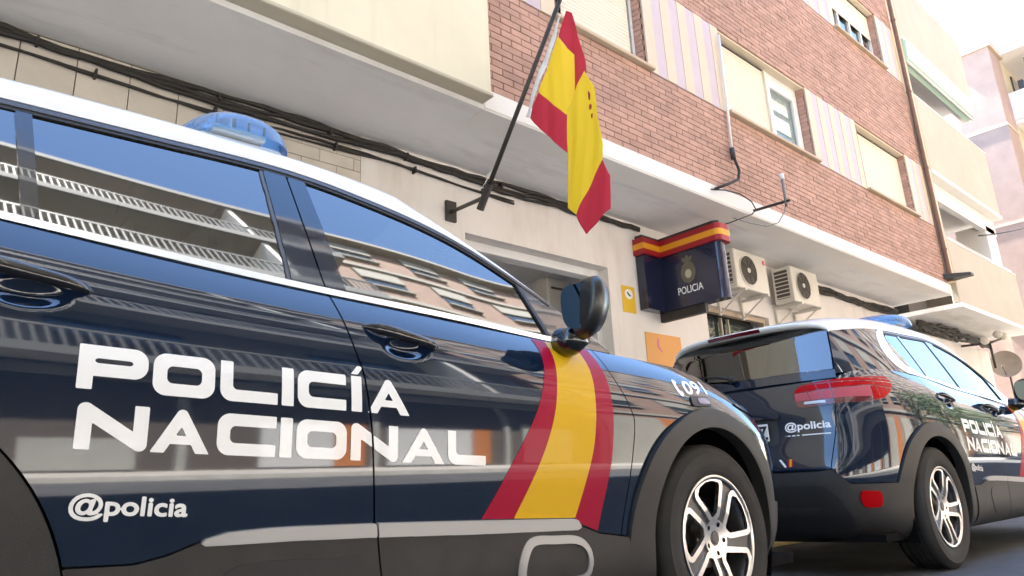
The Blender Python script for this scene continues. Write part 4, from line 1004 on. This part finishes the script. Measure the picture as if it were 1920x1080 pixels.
    fr_ = sdf_loops([rec], lx, lz)
    cut('side_bump', M['clad_dark'], (rd[0], rd[1]), fr_, off=.0155, skirt=.006)
    # rear bumper
    rbz = np.interp(lu, [4.2, 4.51, 4.88, 4.93, 4.98, 5.05, 9], [.50, .513, .52, .565, .602, .595, .595])
    rb = cut('rear_bumper', M['clad'], car, np.maximum.reduce([lz-rbz+.004, lx+2.74, -arch(lx, lz, .488, -2.73), .20-lz]), sides='both', off=lambda C: .004+.010*np.clip((.585-C[:, 2])/.03, 0, 1), skirt=.03)[0]
    ins = [(5.02, .515), (9, .525), (9, .23), (4.90, .23), (4.90, .34), (4.95, .45)]
    cut('bumper_insert', M['clad_dark'], rb, np.maximum(poly(ins)(lu, lz), .235-lz), sides='both', off=.019, skirt=.006)
    cut('bumper_bar', M['clad'], rb, rbox(lu, lz, 5.05, 9, .36, .395, .004), sides='both', off=.025, skirt=.006)
    refl = smooth_loop([(4.836, .474), (4.78, .476), (4.734, .468), (4.742, .398), (4.79, .391), (4.834, .398)], 4)
    cut('rear_reflector', M['red_lens'], (rb, rb), sdf_loops([refl], lu, lz), off=.026, skirt=.012)
    ff = np.maximum.reduce([lz-.47+.003, .12-lx, -arch(lx, lz, .488, 0), .20-lz])
    cut('bumper_cladding', M['clad'], bump, ff, sides='both', off=.012, skirt=.03)
    # rear lamps: dark housing, red upper band, pale lower band
    tl = smooth_loop([(5.150, 1.055), (5.140, .985), (5.10, .966), (4.92, .975), (4.69, .980), (4.56, 1.015), (4.490, 1.085), (4.500, 1.128), (4.62, 1.137), (4.80, 1.130), (5.0, 1.118), (5.11, 1.098)], 5)
    TA, TT_ = low_patch(4.4, 5.25, .62, LOW.wmax, .005, .004); tu, tz = TA[:, 6], TA[:, 2]
    f = sdf_loops([tl], tu, tz)
    tail = cut('tail_light', M['dark_red'], (car, car), f, TA, TT_, off=lambda C: .004+.012*np.clip(-sdf_loops([tl], C[:, 6], C[:, 2])/.02, 0, 1)**.7, skirt=.02)
    up = lambda C: .0055+.012*np.clip(-sdf_loops([tl], C[:, 6], C[:, 2])/.02, 0, 1)**.7
    split = np.interp(tu, [4.4, 4.60, 4.70, 5.16], [1.05, 1.06, 1.073, 1.052])
    seam = .003-np.abs(tu-4.927)
    cut('red_lens', M['red_lens'], (tail[0], tail[1]), np.maximum.reduce([f+.006, split-tz+.002, seam]), TA, TT_, off=up, skirt=.004)
    cut('pale_lens', M['pink_lens'], (tail[0], tail[1]), np.maximum.reduce([f+.012, tz-split+.004, seam, 1.003-tz, 4.70-tu]), TA, TT_, off=up, skirt=.004)
    cut('red_lens', M['red_lens'], (tail[0], tail[1]), np.maximum.reduce([f+.006, tz-split+.004, tu-4.695]), TA, TT_, off=up, skirt=.004)
    for zl in (1.088, 1.108):
        cut('lens_rib', M['dark_red'], (tail[0], tail[1]), np.maximum.reduce([f+.014, np.abs(tz-zl-.010*np.sin((tu-4.5)*4))-.0022, seam]), TA, TT_, off=lambda C: up(C)+.0012, skirt=.003)
    for ul in (4.58, 4.66, 4.995, 5.06):
        cut('lens_rib', M['dark_red'], (tail[0], tail[1]), np.maximum.reduce([f+.012, np.abs(tu-ul-.25*(tz-1.05))-.0022]), TA, TT_, off=lambda C: up(C)+.0008, skirt=.003)
    cut('reverse_lens', M['silver'], (tail[0], tail[1]), rbox(tu, tz, 4.97, 5.09, .981, .996, .004), TA, TT_, off=lambda C: up(C)+.001, skirt=.004)
    # number plate in its recess and the handle bar above it
    pr = np.maximum(lu-9, rbox(lu, lz, 5.27, 9, .755, .925, .012))
    cut('plate_recess', M['clad_dark'], gate, pr, sides='both', off=.002, skirt=.002)
    cut('plate_light_bar', M['navy'], gate, rbox(lu, lz, 5.25, 9, .915, .950, .012), sides='both', off=.016, skirt=.014)
    xp = -3.545
    pt = MB(); pt.box((xp-.012, -.263, .783), (xp-.004, .263, .889), bev=.004); plate = pt.build('number_plate', M['plate'], gate)
    loops = fit_loops('RZ', .150, .256, .798, .874)
    XX, ZZ = np.meshgrid(np.linspace(-.27, -.15, 90), np.linspace(.79, .88, 70), indexing='ij')
    # seen from behind the car the reading direction runs towards -y
    pp = np.stack([np.full(XX.shape, xp-.0135), XX, ZZ], -1); A_, T_ = grid_patch(pp, XX[..., None], np.array([-1., 0, 0]))
    mirr = -A_[:, 1]
    c_, t_ = clip(A_, T_, sdf_loops(loops, mirr, A_[:, 2])-.0025); finish('plate_lettering', c_, t_, M['ink'], plate, 0, 0)
    # text on the tailgate (reads from behind: u grows towards the centre, so text runs with -u)
    BA, BT = low_patch(4.94, 5.26, .50, .82, .0022, .0022); bu, bz = BA[:, 6], BA[:, 2]
    lp = fit_loops('@policia', -5.226, -4.969, .826, .885)
    cut('handle_lettering', M['decal_white'], gate, sdf_loops(lp, -bu, bz)-.0016, BA, BT, off=.0012, skirt=0, sides='right')
    f = rbox(bu, bz, 4.972, 5.13, .803, .809, .001); f = np.minimum(f, np.maximum(rbox(bu, bz, 5.145, 5.226, .803, .809, .001), .004-np.abs(((bu-5.145) % .027)-.02)))
    cut('underline', M['decal_white'], gate, f, BA, BT, off=.0012, skirt=0, sides='right')
    fl = [(5.19, .655, .685)]
    fA, fT = low_patch(5.15, 5.27, .36, .52, .004, .004)
    for m_, z0, z1, ua, ub in (('decal_red', .625, .672, 5.205, 5.215), ('decal_yellow', .625, .672, 5.191, 5.205), ('decal_red', .625, .672, 5.181, 5.191)):
        cut('flag_badge', M[m_], gate, rbox(fA[:, 6], fA[:, 2], ua, ub, z0, z1), fA, fT, off=.0012, skirt=0, sides='right')
    f = capsule(fA[:, 6], fA[:, 2], (5.262, .672), (5.228, .628), .006)
    cut('model_badge', M['decal_white'], gate, f, fA, fT, off=.0012, skirt=0, sides='right')

    # ---- greenhouse
    dz = zdrip(gx)-gzz; gB, gR = gapB(gzz), gapR(gzz); bz_ = gzz-zbelt(gx)
    c_in = [(-.60, .012), (-.55, .012)]
    chrome = np.concatenate([[(x, zbelt(x)-.004) for x in np.linspace(-.60, -2.55, 24)],
        smooth_loop([(-2.55, 1.178), (-2.70, 1.196), (-2.795, 1.245), (-2.825, 1.33), (-2.79, 1.42), (-2.70, 1.492), (-2.60, 1.514), (-2.605, 1.500), (-2.645, 1.46), (-2.675, 1.40), (-2.68, 1.33), (-2.65, 1.272), (-2.59, 1.236), (-2.50, 1.212)], 5)[2:-4],
        [(x, zbelt(x)+.022) for x in np.linspace(-2.46, -.60, 24)]])
    fch = sdf_loops([chrome], gx, gzz)
    cut('chrome_strip', M['chrome'], car, fch, GA, GT, off=lambda C: .002+.004*np.clip(-sdf_loops([chrome], C[:, 0], C[:, 2])/.005, 0, 1), skirt=.01)
    win_o = np.concatenate([[(x, zbelt(x)+.014) for x in np.linspace(-.74, -2.44, 30)], [(-2.55, 1.232), (-2.63, 1.275), (-2.665, 1.34), (-2.655, 1.41), (-2.62, 1.465), (-2.56, 1.498)],
        [(x, zdrip(x)-.008) for x in np.linspace(-2.5, -.78, 40)]])
    fw = sdf_loops([win_o], gx, gzz)
    # glass panes
    top = np.maximum(-dz+.034, .016-bz_)
    pane = M['glass']
    rearx = np.interp(gzz, [1.14, 1.52], [-1.565, -1.628]); frontx = np.interp(gzz, [1.06, 1.28, 1.34], [-.765, -.838, -.87])
    cut('window_pane', pane, (fd[0], fd[1]), np.maximum.reduce([top, rearx-gx, gx-frontx]), GA, GT, off=-.006, skirt=0)
    a1 = np.interp(gzz, [1.16, 1.50], [-1.735, -1.765]); a2 = np.interp(gzz, [1.19, 1.48], [-2.305, -2.335])
    cut('window_pane', pane, (rd[0], rd[1]), np.maximum.reduce([top, a2-gx, gx-a1]), GA, GT, off=-.006, skirt=0)
    q2 = np.interp(gzz, [1.19, 1.48], [-2.33, -2.362])
    cut('quarter_window', pane, car, np.maximum.reduce([fw+.008, gx-q2, np.where(dz < .034, 1., -1.)*(.034-dz+0*gx) if False else fw+.008, .030-dz+0]), GA, GT, off=-.004, skirt=0)
    # pillars and frames between the panes
    fr = np.maximum.reduce([.013-bz_, -dz+.030])
    cut('pillar_trim', M['gloss_black'] if False else navy, (fd[0], fd[1]), np.maximum.reduce([fr, gB+.0025-gx, gx-rearx-.004]), GA, GT, skirt=.012)
    cut('pillar_trim', navy, (rd[0], rd[1]), np.maximum.reduce([fr, gx-gB+.0025, a1+.012-gx]), GA, GT, skirt=.012)
    cut('pane_seal', M['silver'] if False else M['alloy_dark'], (rd[0], rd[1]), np.maximum.reduce([fr, gx-a1-.012, a1-gx]), GA, GT, off=-.002, skirt=.01)
    cut('quarter_post', M['gloss_black'], (rd[0], rd[1]), np.maximum.reduce([fr, gx-a2-.004, q2-.004-gx]), GA, GT, off=.0, skirt=.01)
    cut('front_seal', M['clad_dark'], (fd[0], fd[1]), np.maximum.reduce([.002-bz_, -dz+.028, frontx-gx, gx-frontx-.018]), GA, GT, off=.002, skirt=.01)
    cut('door_corner_trim', M['gloss_black'], (fd[0], fd[1]), np.maximum.reduce([.0-bz_, -dz+.006, frontx+.018-gx]), GA, GT, off=.001, skirt=.01)
    cut('roof_edge_seal', M['clad_dark'], car, np.maximum.reduce([dz-.032, .002-dz, -2.62-gx, gx+.60]), GA, GT, off=.0, skirt=.012)
    cut('roof_edge_moulding', M['silver'] if False else M['alloy_dark'], car, np.maximum.reduce([dz-.022, .010-dz, -2.62-gx, gx+.70]), GA, GT, off=lambda C: .003+.004*np.clip(1-np.abs((zdrip(C[:, 0])-C[:, 2])-.016)/.006, 0, 1), skirt=.006)
    # rear pillar: everything behind the chrome
    dline = np.interp(gzz, [1.10, 1.19, 1.41, 1.50], [-3.395, -3.36, -3.262, -3.215])
    f = np.maximum.reduce([-fch+.001, -fw+.004, dline-gx, gx+2.48, .002-dz, np.where((gx > -2.70) & (gzz > 1.25), 1., -1.)*.05])
    cut('rear_pillar', navy, car, np.maximum(f, -sdf_loops([np.array([(-2.2, 1.0), (-2.66, 1.21), (-2.8, 1.30), (-2.76, 1.43), (-2.62, 1.505), (-2.2, 1.6)])], gx, gzz)), GA, GT, skirt=.012)

    # ---- rear window, spoiler, roof, windscreen, bonnet
    zc = np.linspace(1.13, 1.495, 40); t = np.linspace(0, 1, 60)
    xD = np.interp(zc, [1.10, 1.19, 1.41, 1.50], [-3.395, -3.36, -3.262, -3.215]); yD = yside(xD, zc)
    ZZ = np.repeat(zc[:, None], len(t), 1); tt = np.repeat(t[None], len(zc), 0)
    P = np.stack([xD[:, None]-.085*(1-tt**2.2), yD[:, None]*tt, ZZ+.0*tt], -1)
    RA, RT = grid_patch(P, np.stack([tt, ZZ], -1), np.array([-1., 0, 0]))
    rt, rz = RA[:, 6], RA[:, 7]
    gb = 1.185+.0*rt
    cut('tailgate_upper', navy, gate, np.maximum(rz-gb-.004, 1.135-rz), RA, RT, sides='both', skirt=.02)
    rear_glass = cut('rear_window', M['glass'], gate, np.maximum.reduce([gb+.006-rz, rz-1.485, rt-.985]), RA, RT, sides='both', off=.001, skirt=0)[0]
    cut('window_border', M['gloss_black'], rear_glass, np.maximum.reduce([gb+.004-rz, rz-1.49, np.minimum.reduce([.965-rt, rz-gb-.02, 1.47-rz])*-1 if False else -np.minimum.reduce([.955-rt, rz-gb-.018, 1.455-rz])]), RA, RT, sides='both', off=-.004, skirt=0)
    wb = MB(); wb.tube([(-3.47, 0, 1.205), (-3.485, 0, 1.21)], .024, 14); wb.tube([(-3.482, 0.0, 1.21), (-3.468, .10, 1.235), (-3.452, .30, 1.262)], [.012, .009, .005], 6)
    wb.build('rear_wiper', M['clad_dark'], gate, True)
    zroof = curve([-3.40, -3.2, -2.9, -2.6, -2.1, -1.7, -1.3, -1.0], [1.525, 1.572, 1.630, 1.668, 1.697, 1.693, 1.660, 1.590])
    u = np.linspace(0, 1, 130); t = np.concatenate([np.linspace(0, .8, 34), np.linspace(.81, 1, 36)])
    xe = -1.30-(3.235-1.30)*u; xcn = -1.06-(3.385-1.06)*u; ze = zdrip(xe); ye = yside(xe, ze)
    tt = np.repeat(t[None], len(u), 0)
    sh_ = (1-tt**2.5)**.45
    XX = xe[:, None]+(xcn-xe)[:, None]*(1-tt**2); PZ = ze[:, None]+(zroof(XX)-ze[:, None])*sh_
    PY = ye[:, None]*(tt+.018*np.sin(np.pi*tt)**2)
    P = np.stack([XX, PY, PZ], -1); A_, T_ = grid_patch(P, np.stack([np.repeat(u[:, None], len(t), 1), tt], -1), np.array([0, 0, 1.]))
    roof = cut('roof', M['white_paint'], car, np.full(len(A_), -1.), A_, T_, sides='both', skirt=.014)[0]
    # spoiler lip hanging from the roof's rear edge
    edge = P[-1]; lip = np.stack([edge, edge+[-.012, 0, -.012], edge+[.004, 0, -.030], edge+[.05, 0, -.034]]); A2, T2 = grid_patch(np.ascontiguousarray(lip), None, np.array([-1., 0, 0]))
    cut('spoiler_lip', M['white_paint'], roof, np.full(len(A2), -1.), A2, T2, sides='both', skirt=0)
    bl = MB(); ys = np.linspace(-.20, .20, 15)
    def spoil(y): k = np.interp(abs(y), np.abs(edge[:, 1]), np.arange(len(edge))); return [np.interp(k, np.arange(len(edge)), edge[:, i]) for i in (0, 2)]
    V = []
    for y in ys:
        x_, z_ = spoil(y); V += [(x_-.0135, y, z_-.008), (x_-.0165, y, z_-.012), (x_-.007, y, z_-.029), (x_+.002, y, z_-.030)]
    bl.add(V, [(4*i+j, 4*i+j+1, 4*i+j+5, 4*i+j+4) for i in range(14) for j in range(3)]+[(0, 1, 2, 3), (56, 59, 58, 57)]); bl.build('high_brake_light', M['dark_red'], roof)
    # windscreen with the white roof colour running down the pillars
    s = np.linspace(0, 1, 60); xa = -.46-(1.30-.46)*s; za = zdrip(xa); ya = yside(xa, za)
    t = np.concatenate([np.linspace(0, .88, 26), np.linspace(.89, 1, 16)]); tt = np.repeat(t[None], len(s), 0)
    xm = -.37+(-1.06+.37)*s; ztop = zroof(-1.30+.24*(1-tt**2)); S_ = s[:, None]; zm = 1.075+(ztop-1.075)*S_+.025*np.sin(np.pi*S_)
    P = np.stack([xa[:, None]+(xm-xa)[:, None]*(1-tt**2), ya[:, None]*(tt+.018*S_*np.sin(np.pi*tt)**2), za[:, None]+(zm-za[:, None])*(1-tt**2.5)**.45], -1)
    A_, T_ = grid_patch(P, np.stack([np.repeat(s[:, None], len(t), 1), tt], -1), np.array([1., 0, .6]))
    cut('windscreen', M['glass_light'], car, A_[:, 7]-.935, A_, T_, sides='both', off=-.003, skirt=0)
    cut('windscreen_pillar', M['white_paint'], roof, .938-A_[:, 7], A_, T_, skirt=.012)
    S = np.linspace(0, 1.66, 120); B = LOW.ev(S, [LOW.wmax])[:, 0]; keep = B[:, 0] > -.50; B = B[keep]
    t = np.linspace(0, 1, 46); tt = np.repeat(t[None], len(B), 0)
    crown = np.interp(B[:, 0], [-.5, 0, .35, .56, .61], [.085, .085, .065, .022, .0])
    e = np.clip(tt, 0, 1); prof_ = 1-(1-e)**2.6
    yy = B[:, 1][:, None]*(1-tt); P = np.stack([np.repeat(B[:, 0][:, None], len(t), 1), yy, B[:, 2][:, None]+crown[:, None]*prof_], -1)
    P[..., 2] += .010*np.clip(1-np.abs(np.abs(P[..., 1])-.50)/.10, 0, 1)**2*np.interp(P[..., 0], [-.5, .3, .6], [1, 1, 0])
    A_, T_ = grid_patch(P, None, np.array([0, 0, 1.]))
    cut('bonnet', navy, car, np.full(len(A_), -1.), A_, T_, sides='both', skirt=.015)

    # ---- livery on the right side
    SA, ST = low_patch(1.88, 2.92, .15, LOW.wmax, .005, .005); sx, sz = SA[:, 0], SA[:, 2]
    bl_ = np.array([(1.09, -.875), (1.05, -.868), (.95, -.882), (.86, -.92), (.76, -.98), (.63, -1.075), (.50, -1.172), (.42, -1.24)])
    b2 = np.array([(1.09, -.808), (1.05, -.806), (.95, -.825), (.83, -.862), (.72, -.908), (.61, -.972), (.49, -1.052), (.42, -1.10)])
    b3 = np.array([(1.09, -.655), (1.05, -.652), (.95, -.652), (.83, -.672), (.69, -.702), (.59, -.742), (.47, -.795), (.42, -.82)])
    b4 = np.array([(1.09, -.600), (1.04, -.590), (.91, -.578), (.80, -.588), (.66, -.612), (.54, -.650), (.43, -.685), (.40, -.695)])
    ev = lambda b, Z: cspline(b[::-1, 0], b[::-1, 1], np.clip(Z, b[-1, 0], b[0, 0]))
    e1, e2, e3, e4 = (ev(b, sz) for b in (bl_, b2, b3, b4))
    base = np.maximum.reduce([clad_top(sx)+.003-sz, sz-zbelt(sx)+.006])
    for m_, ea, eb in (('decal_red', e1, e2), ('decal_yellow', e2, e3), ('decal_red', e3, e4)):
        cut('livery_band', M[m_], (fd[0], fd[1]), np.maximum.reduce([base, ea-sx, sx-eb]), SA, ST, off=.0012, skirt=0)
    WA, WT = low_patch(2.50, 3.72, .44, .80, .0032, .0026); wx, wz = WA[:, 0], WA[:, 2]
    wB = gapB(wz)
    def word(letters, x_ref, z_ref, slope, h, th):
        for ch, x0, x1 in letters:
            yy = wz-(z_ref+slope*(wx-x_ref))
            if ch == 'acc':
                f = sdf_loops([[(x0, h*1.05), (x1+.01, h*1.05), (x1+.028, h*1.30), (x1+.010, h*1.30)]], wx, yy)
            else: f = glyph(ch, wx, yy, x0, x1, h, th)
            for p_, keep in ((rd[0], wx-wB+.003), (fd[0], wB+.003-wx)):
                CA, CT = clip(WA, WT, np.maximum(f, keep))
                if len(CT): finish('letter', CA, CT, M['decal_white'], p_, .0013, 0)
    word([('P', -2.213, -2.082), ('O', -2.072, -1.942), ('L', -1.930, -1.795), ('I', -1.785, -1.755), ('C', -1.745, -1.615), ('I', -1.600, -1.570), ('acc', -1.600, -1.590), ('A', -1.555, -1.425)], -2.213, .806, -.040, .092, .0285)
    word([('N', -2.205, -2.072), ('A', -2.066, -1.945), ('C', -1.930, -1.795), ('I', -1.785, -1.755), ('O', -1.745, -1.612), ('N', -1.600, -1.462), ('A', -1.452, -1.310), ('L', -1.300, -1.165)], -2.205, .687, -.044, .092, .0285)
    HA, HT = low_patch(3.33, 3.72, .30, .52, .0022, .0022); hx, hz = HA[:, 0], HA[:, 2]
    lp = fit_loops('@policia', -2.197, -1.978, 0, .050)
    cut('handle_lettering', M['decal_white'], rd[0], sdf_loops(lp, hx, hz-(.553-.075*(hx+2.197)))-.0016, HA, HT, off=.0013, skirt=0, sides='right')
    EA, ET = low_patch(.8, 1.9, .5, LOW.wmax, .0026, .0024); ex, ez = EA[:, 0], EA[:, 2]
    lp = fit_loops('091', -.105, .062, 0, .055)
    ey = ez-(.905+.06*(ex+.1))
    f = sdf_loops(lp, ex, ey)-.0022
    ph = smooth_loop([(-.168, .056), (-.150, .060), (-.142, .048), (-.150, .040), (-.148, .026), (-.138, .012), (-.128, .010), (-.124, -.002), (-.138, -.010), (-.158, .004), (-.168, .026)], 4)
    f = np.minimum(f, sdf_loops([ph], ex, ey))
    cut('number_lettering', M['decal_white'], fe[0], f, EA, ET, off=.0013, skirt=0, sides='right')
    sm = rbox(ex, ez-.02*(ex+.02), -.092, .048, .858, .898, .014)
    side = cut('side_repeater', M['clad_dark'], (fe[0], fe[1]), sm, EA, ET, off=.006, skirt=.008)
    cut('repeater_lens', M['decal_blue'], (side[0], side[1]), rbox(ex, ez-.02*(ex+.02), -.045, .040, .866, .892, .010), EA, ET, off=.008, skirt=.003)

    # ---- handles, mirrors, lamps on the roof
    def surf_y(x, z):
        k = np.argmin((lx-x)**2+(lz-z)**2); return LA[k, 1]
    for s_ in (0, 1):
        sg = 1 if s_ == 0 else -1
        for hx_, hz_, par in ((-1.42, .985, fd[s_]), (-2.315, 1.022, rd[s_])):
            V = []; F = []; n = 14; K = 22
            for i in range(K+1):
                q = i/K*2-1; x = hx_+q*.122; z = hz_+.014-.020*q-.012*(1-abs(q)**2.5)*.2
                y0 = np.interp(x, [hx_-.13, hx_+.13], [surf_y(hx_-.13, hz_+.02), surf_y(hx_+.13, hz_)])
                y = y0-.032*(1-abs(q)**4.0)+.004
                wz_ = .0165*(1-abs(q)**5*.75)*(1-.18*q); wy_ = .0125*(1-abs(q)**5*.75)
                for k in range(n):
                    a = 2*math.pi*k/n; V.append((x, (y+wy_*math.sin(a))*sg, z+wz_*math.cos(a)))
            for i in range(K):
                for k in range(n): F.append((i*n+k, i*n+(k+1) % n, (i+1)*n+(k+1) % n, (i+1)*n+k))
            F += [tuple(range(n)), tuple(range(K*n, K*n+n))]
            mesh('door_handle', V, F, M['gloss_black'], par, True)
        # mirror
        V = []; F = []; nu, nv = 36, 22
        cx, cy, cz = -.730, -.92-.055, 1.150
        for i in range(nv+1):
            ph_ = math.pi*i/nv
            for k in range(nu):
                th = 2*math.pi*k/nu
                e = lambda c, p: math.copysign(abs(c)**p, c)
                lx_ = e(math.cos(ph_), .55); rr = e(abs(math.sin(ph_)), .45)
                py, pz = rr*e(math.cos(th), .62), rr*e(math.sin(th), .62)
                x = cx+lx_*.062
                tap = np.interp(lx_, [-1, -.3, 1], [1.0, 1.0, .62])
                sq = 1-.22*np.clip(-pz, 0, 1)*1.0
                yy = py*.094*tap*sq+.018*(-pz); zz = pz*.104*tap
                x += .020*(py)                     # outer end swept forward
                V.append((x, (cy+yy)*sg, cz+zz))
        for i in range(nv):
            for k in range(nu): F.append((i*nu+k, i*nu+(k+1) % nu, (i+1)*nu+(k+1) % nu, (i+1)*nu+k))
        hs = mesh('mirror_housing', V, F, M['mirror_shell'], fd[s_], True)
        gl = smooth_loop([(-.062, -.055), (-.070, .03), (-.052, .076), (.0, .082), (.048, .076), (.062, .03), (.046, -.055), (.0, -.072)], 5)
        YY, Z2 = np.meshgrid(np.linspace(-.1, .1, 60), np.linspace(-.11, .11, 60), indexing='ij')
        pp = np.stack([np.full(YY.shape, cx-.0665)+.02*YY/.105*-1, cy+YY, cz+Z2], -1); A_, T_ = grid_patch(pp, YY[..., None], np.array([-1., 0, 0]))
        c_, t_ = clip(A_, T_, sdf_loops([gl], A_[:, 1]-cy, A_[:, 2]-cz)); finish('mirror_glass', c_, t_, M['mirror'], fd[s_], 0, .006, mirror=(s_ == 1))
        foot = MB(); foot.tube([(-.74, sg*(-.845), 1.055), (-.745, sg*(-.89), 1.055), (-.74, sg*(-.935), 1.075)], [.055, .05, .045], 14); foot.build('mirror_foot', M['gloss_black'], fd[s_], True)
    # light bar: clear blue dome across the roof with lamp modules inside
    V = []; F = []; nu, nv = 40, 40
    for i in range(nv+1):
        ph_ = math.pi*i/nv
        for k in range(nu+1):
            th = math.pi*k/nu
            e = lambda c, p: math.copysign(abs(c)**p, c)
            y = e(math.cos(ph_), .55)*.56; rr = abs(math.sin(ph_))**.55
            V.append((-1.76+rr*e(math.cos(th), .85)*.185-.012*rr*math.sin(th), y, 1.668+rr*math.sin(th)**.9*.118))
    for i in range(nv):
        for k in range(nu): F.append((i*(nu+1)+k, i*(nu+1)+k+1, (i+1)*(nu+1)+k+1, (i+1)*(nu+1)+k))
    lb = mesh('light_bar', V, F, M['blue_lens'], car, True)
    b = MB(); b.box((-1.90, -.50, 1.650), (-1.64, .50, 1.670), bev=.008)
    for y in (-.42, .42): b.box((-1.86, y-.05, 1.60), (-1.69, y+.05, 1.657))
    b.build('light_bar_base', M['lamp_grey'], lb)
    lm = MB()
    for k in range(7):
        y = -.46+.153*k; lm.box((-1.87, y-.055, 1.674), (-1.70, y+.055, 1.70), bev=.006)
        for dx in (-.07, -.02, .03, .08): lm.box((-1.785+dx-.003, y-.05, 1.70), (-1.785+dx+.003, y-.044, 1.73), 1)
    lm.build('lamp_module', [M['lamp_grey'], M['ink']], lb)
    for k in range(6): MB().lathe([(.001, 1.705), (.03, 1.707), (.045, 1.735)], 'z', (-1.78, -.385+.153*k, 0), 14).build('reflector_bowl', M['silver'], lb, True)
    # ---- wheels, wells, floor, cabin
    for x in (0, -2.73):
        for s_ in (-1, 1): build_wheel(car, x, s_)
    for x in (0, -2.73):
        for s_ in (-1, 1):
            ww = MB(); V = []; F = []; K = 24
            for i in range(K+1):
                a = math.radians(-25+230*i/K)
                for y in (.86, .50): V.append((x+.435*math.cos(a), s_*y, .36+.435*math.sin(a)))
            F = [(2*i, 2*i+1, 2*i+3, 2*i+2) for i in range(K)]; F.append(tuple(2*i+1 for i in range(K+1))); ww.add(V, F); ww.build('wheel_well', M['black'], car)
    fl_ = MB(); fl_.box((-3.42, -.80, .20), (.70, .80, .24)); fl_.box((-.5, -.83, .24), (-.44, .83, 1.02)); fl_.box((-3.36, -.55, .24), (-3.30, .55, 1.0))
    fl_.box((-3.3, -.74, .80), (-2.62, .74, .83))
    fl_.build('floor_pan', M['black'], car)
    dsh = MB(); dsh.box((-.92, -.72, .72), (-.46, .72, 1.03), bev=.06); dsh.build('dashboard', M['fabric'], car)
    for x, ys_, w_ in ((-1.45, (-.37, .37), .50), (-2.35, (-.40, 0, .40), .40)):
        for y in ys_:
            st = MB(); st.box((x-.25, y-w_/2, .42), (x+.28, y+w_/2, .58), bev=.06)
            V = [(x-.20, y-w_/2, .52), (x-.20, y+w_/2, .52), (x-.33, y+w_/2*.9, 1.16), (x-.33, y-w_/2*.9, 1.16)]
            bk = MB(); bk.box((-.06, -w_/2, 0), (.06, w_/2, .66), bev=.05)
            sseat = st.build('seat', M['fabric'], car)
            o = bk.build('backrest', M['fabric'], sseat); o.location = (x-.22, y, .52); o.rotation_euler = (0, math.radians(-14), 0)
            hr = MB(); hr.box((-.045, -.13, 0), (.045, .13, .17), bev=.04); hr.tube([(0, -.05, -.06), (0, -.05, .02)], .006, 6); hr.tube([(0, .05, -.06), (0, .05, .02)], .006, 6)
            o = hr.build('headrest', M['fabric'], sseat); o.location = (x-.39, y, 1.20); o.rotation_euler = (0, math.radians(-8), 0)
    sw = MB(); sw.tube([(-1.03+.05*math.cos(a), .37+.18*math.sin(a), .98+.17*math.cos(a)) for a in np.linspace(0, 2*math.pi, 25)], .014, 8); sw.build('steering_wheel', M['clad_dark'], car, True)
    return car
M['decal_blue'] = mat('blue_lamp_lens', (0.02, 0.05, 0.22), 0.15, coat=1.0)
car = build_car()
car.location = (0, .92, 0)
tag(car, 'dark blue police car nearest the camera with large white lettering on its doors', 'car', 'parked police cars')
car2 = copy_tree(car)
_a = -0.0059
car2.location = (2.4455+2.73*math.cos(_a)-.92*math.sin(_a)*1, .009+2.73*math.sin(_a)+.92*math.cos(_a), 0); car2.rotation_euler = (0, 0, _a)
car2['label'] = 'dark blue police car parked in front, showing its red tail light and white spoiler'
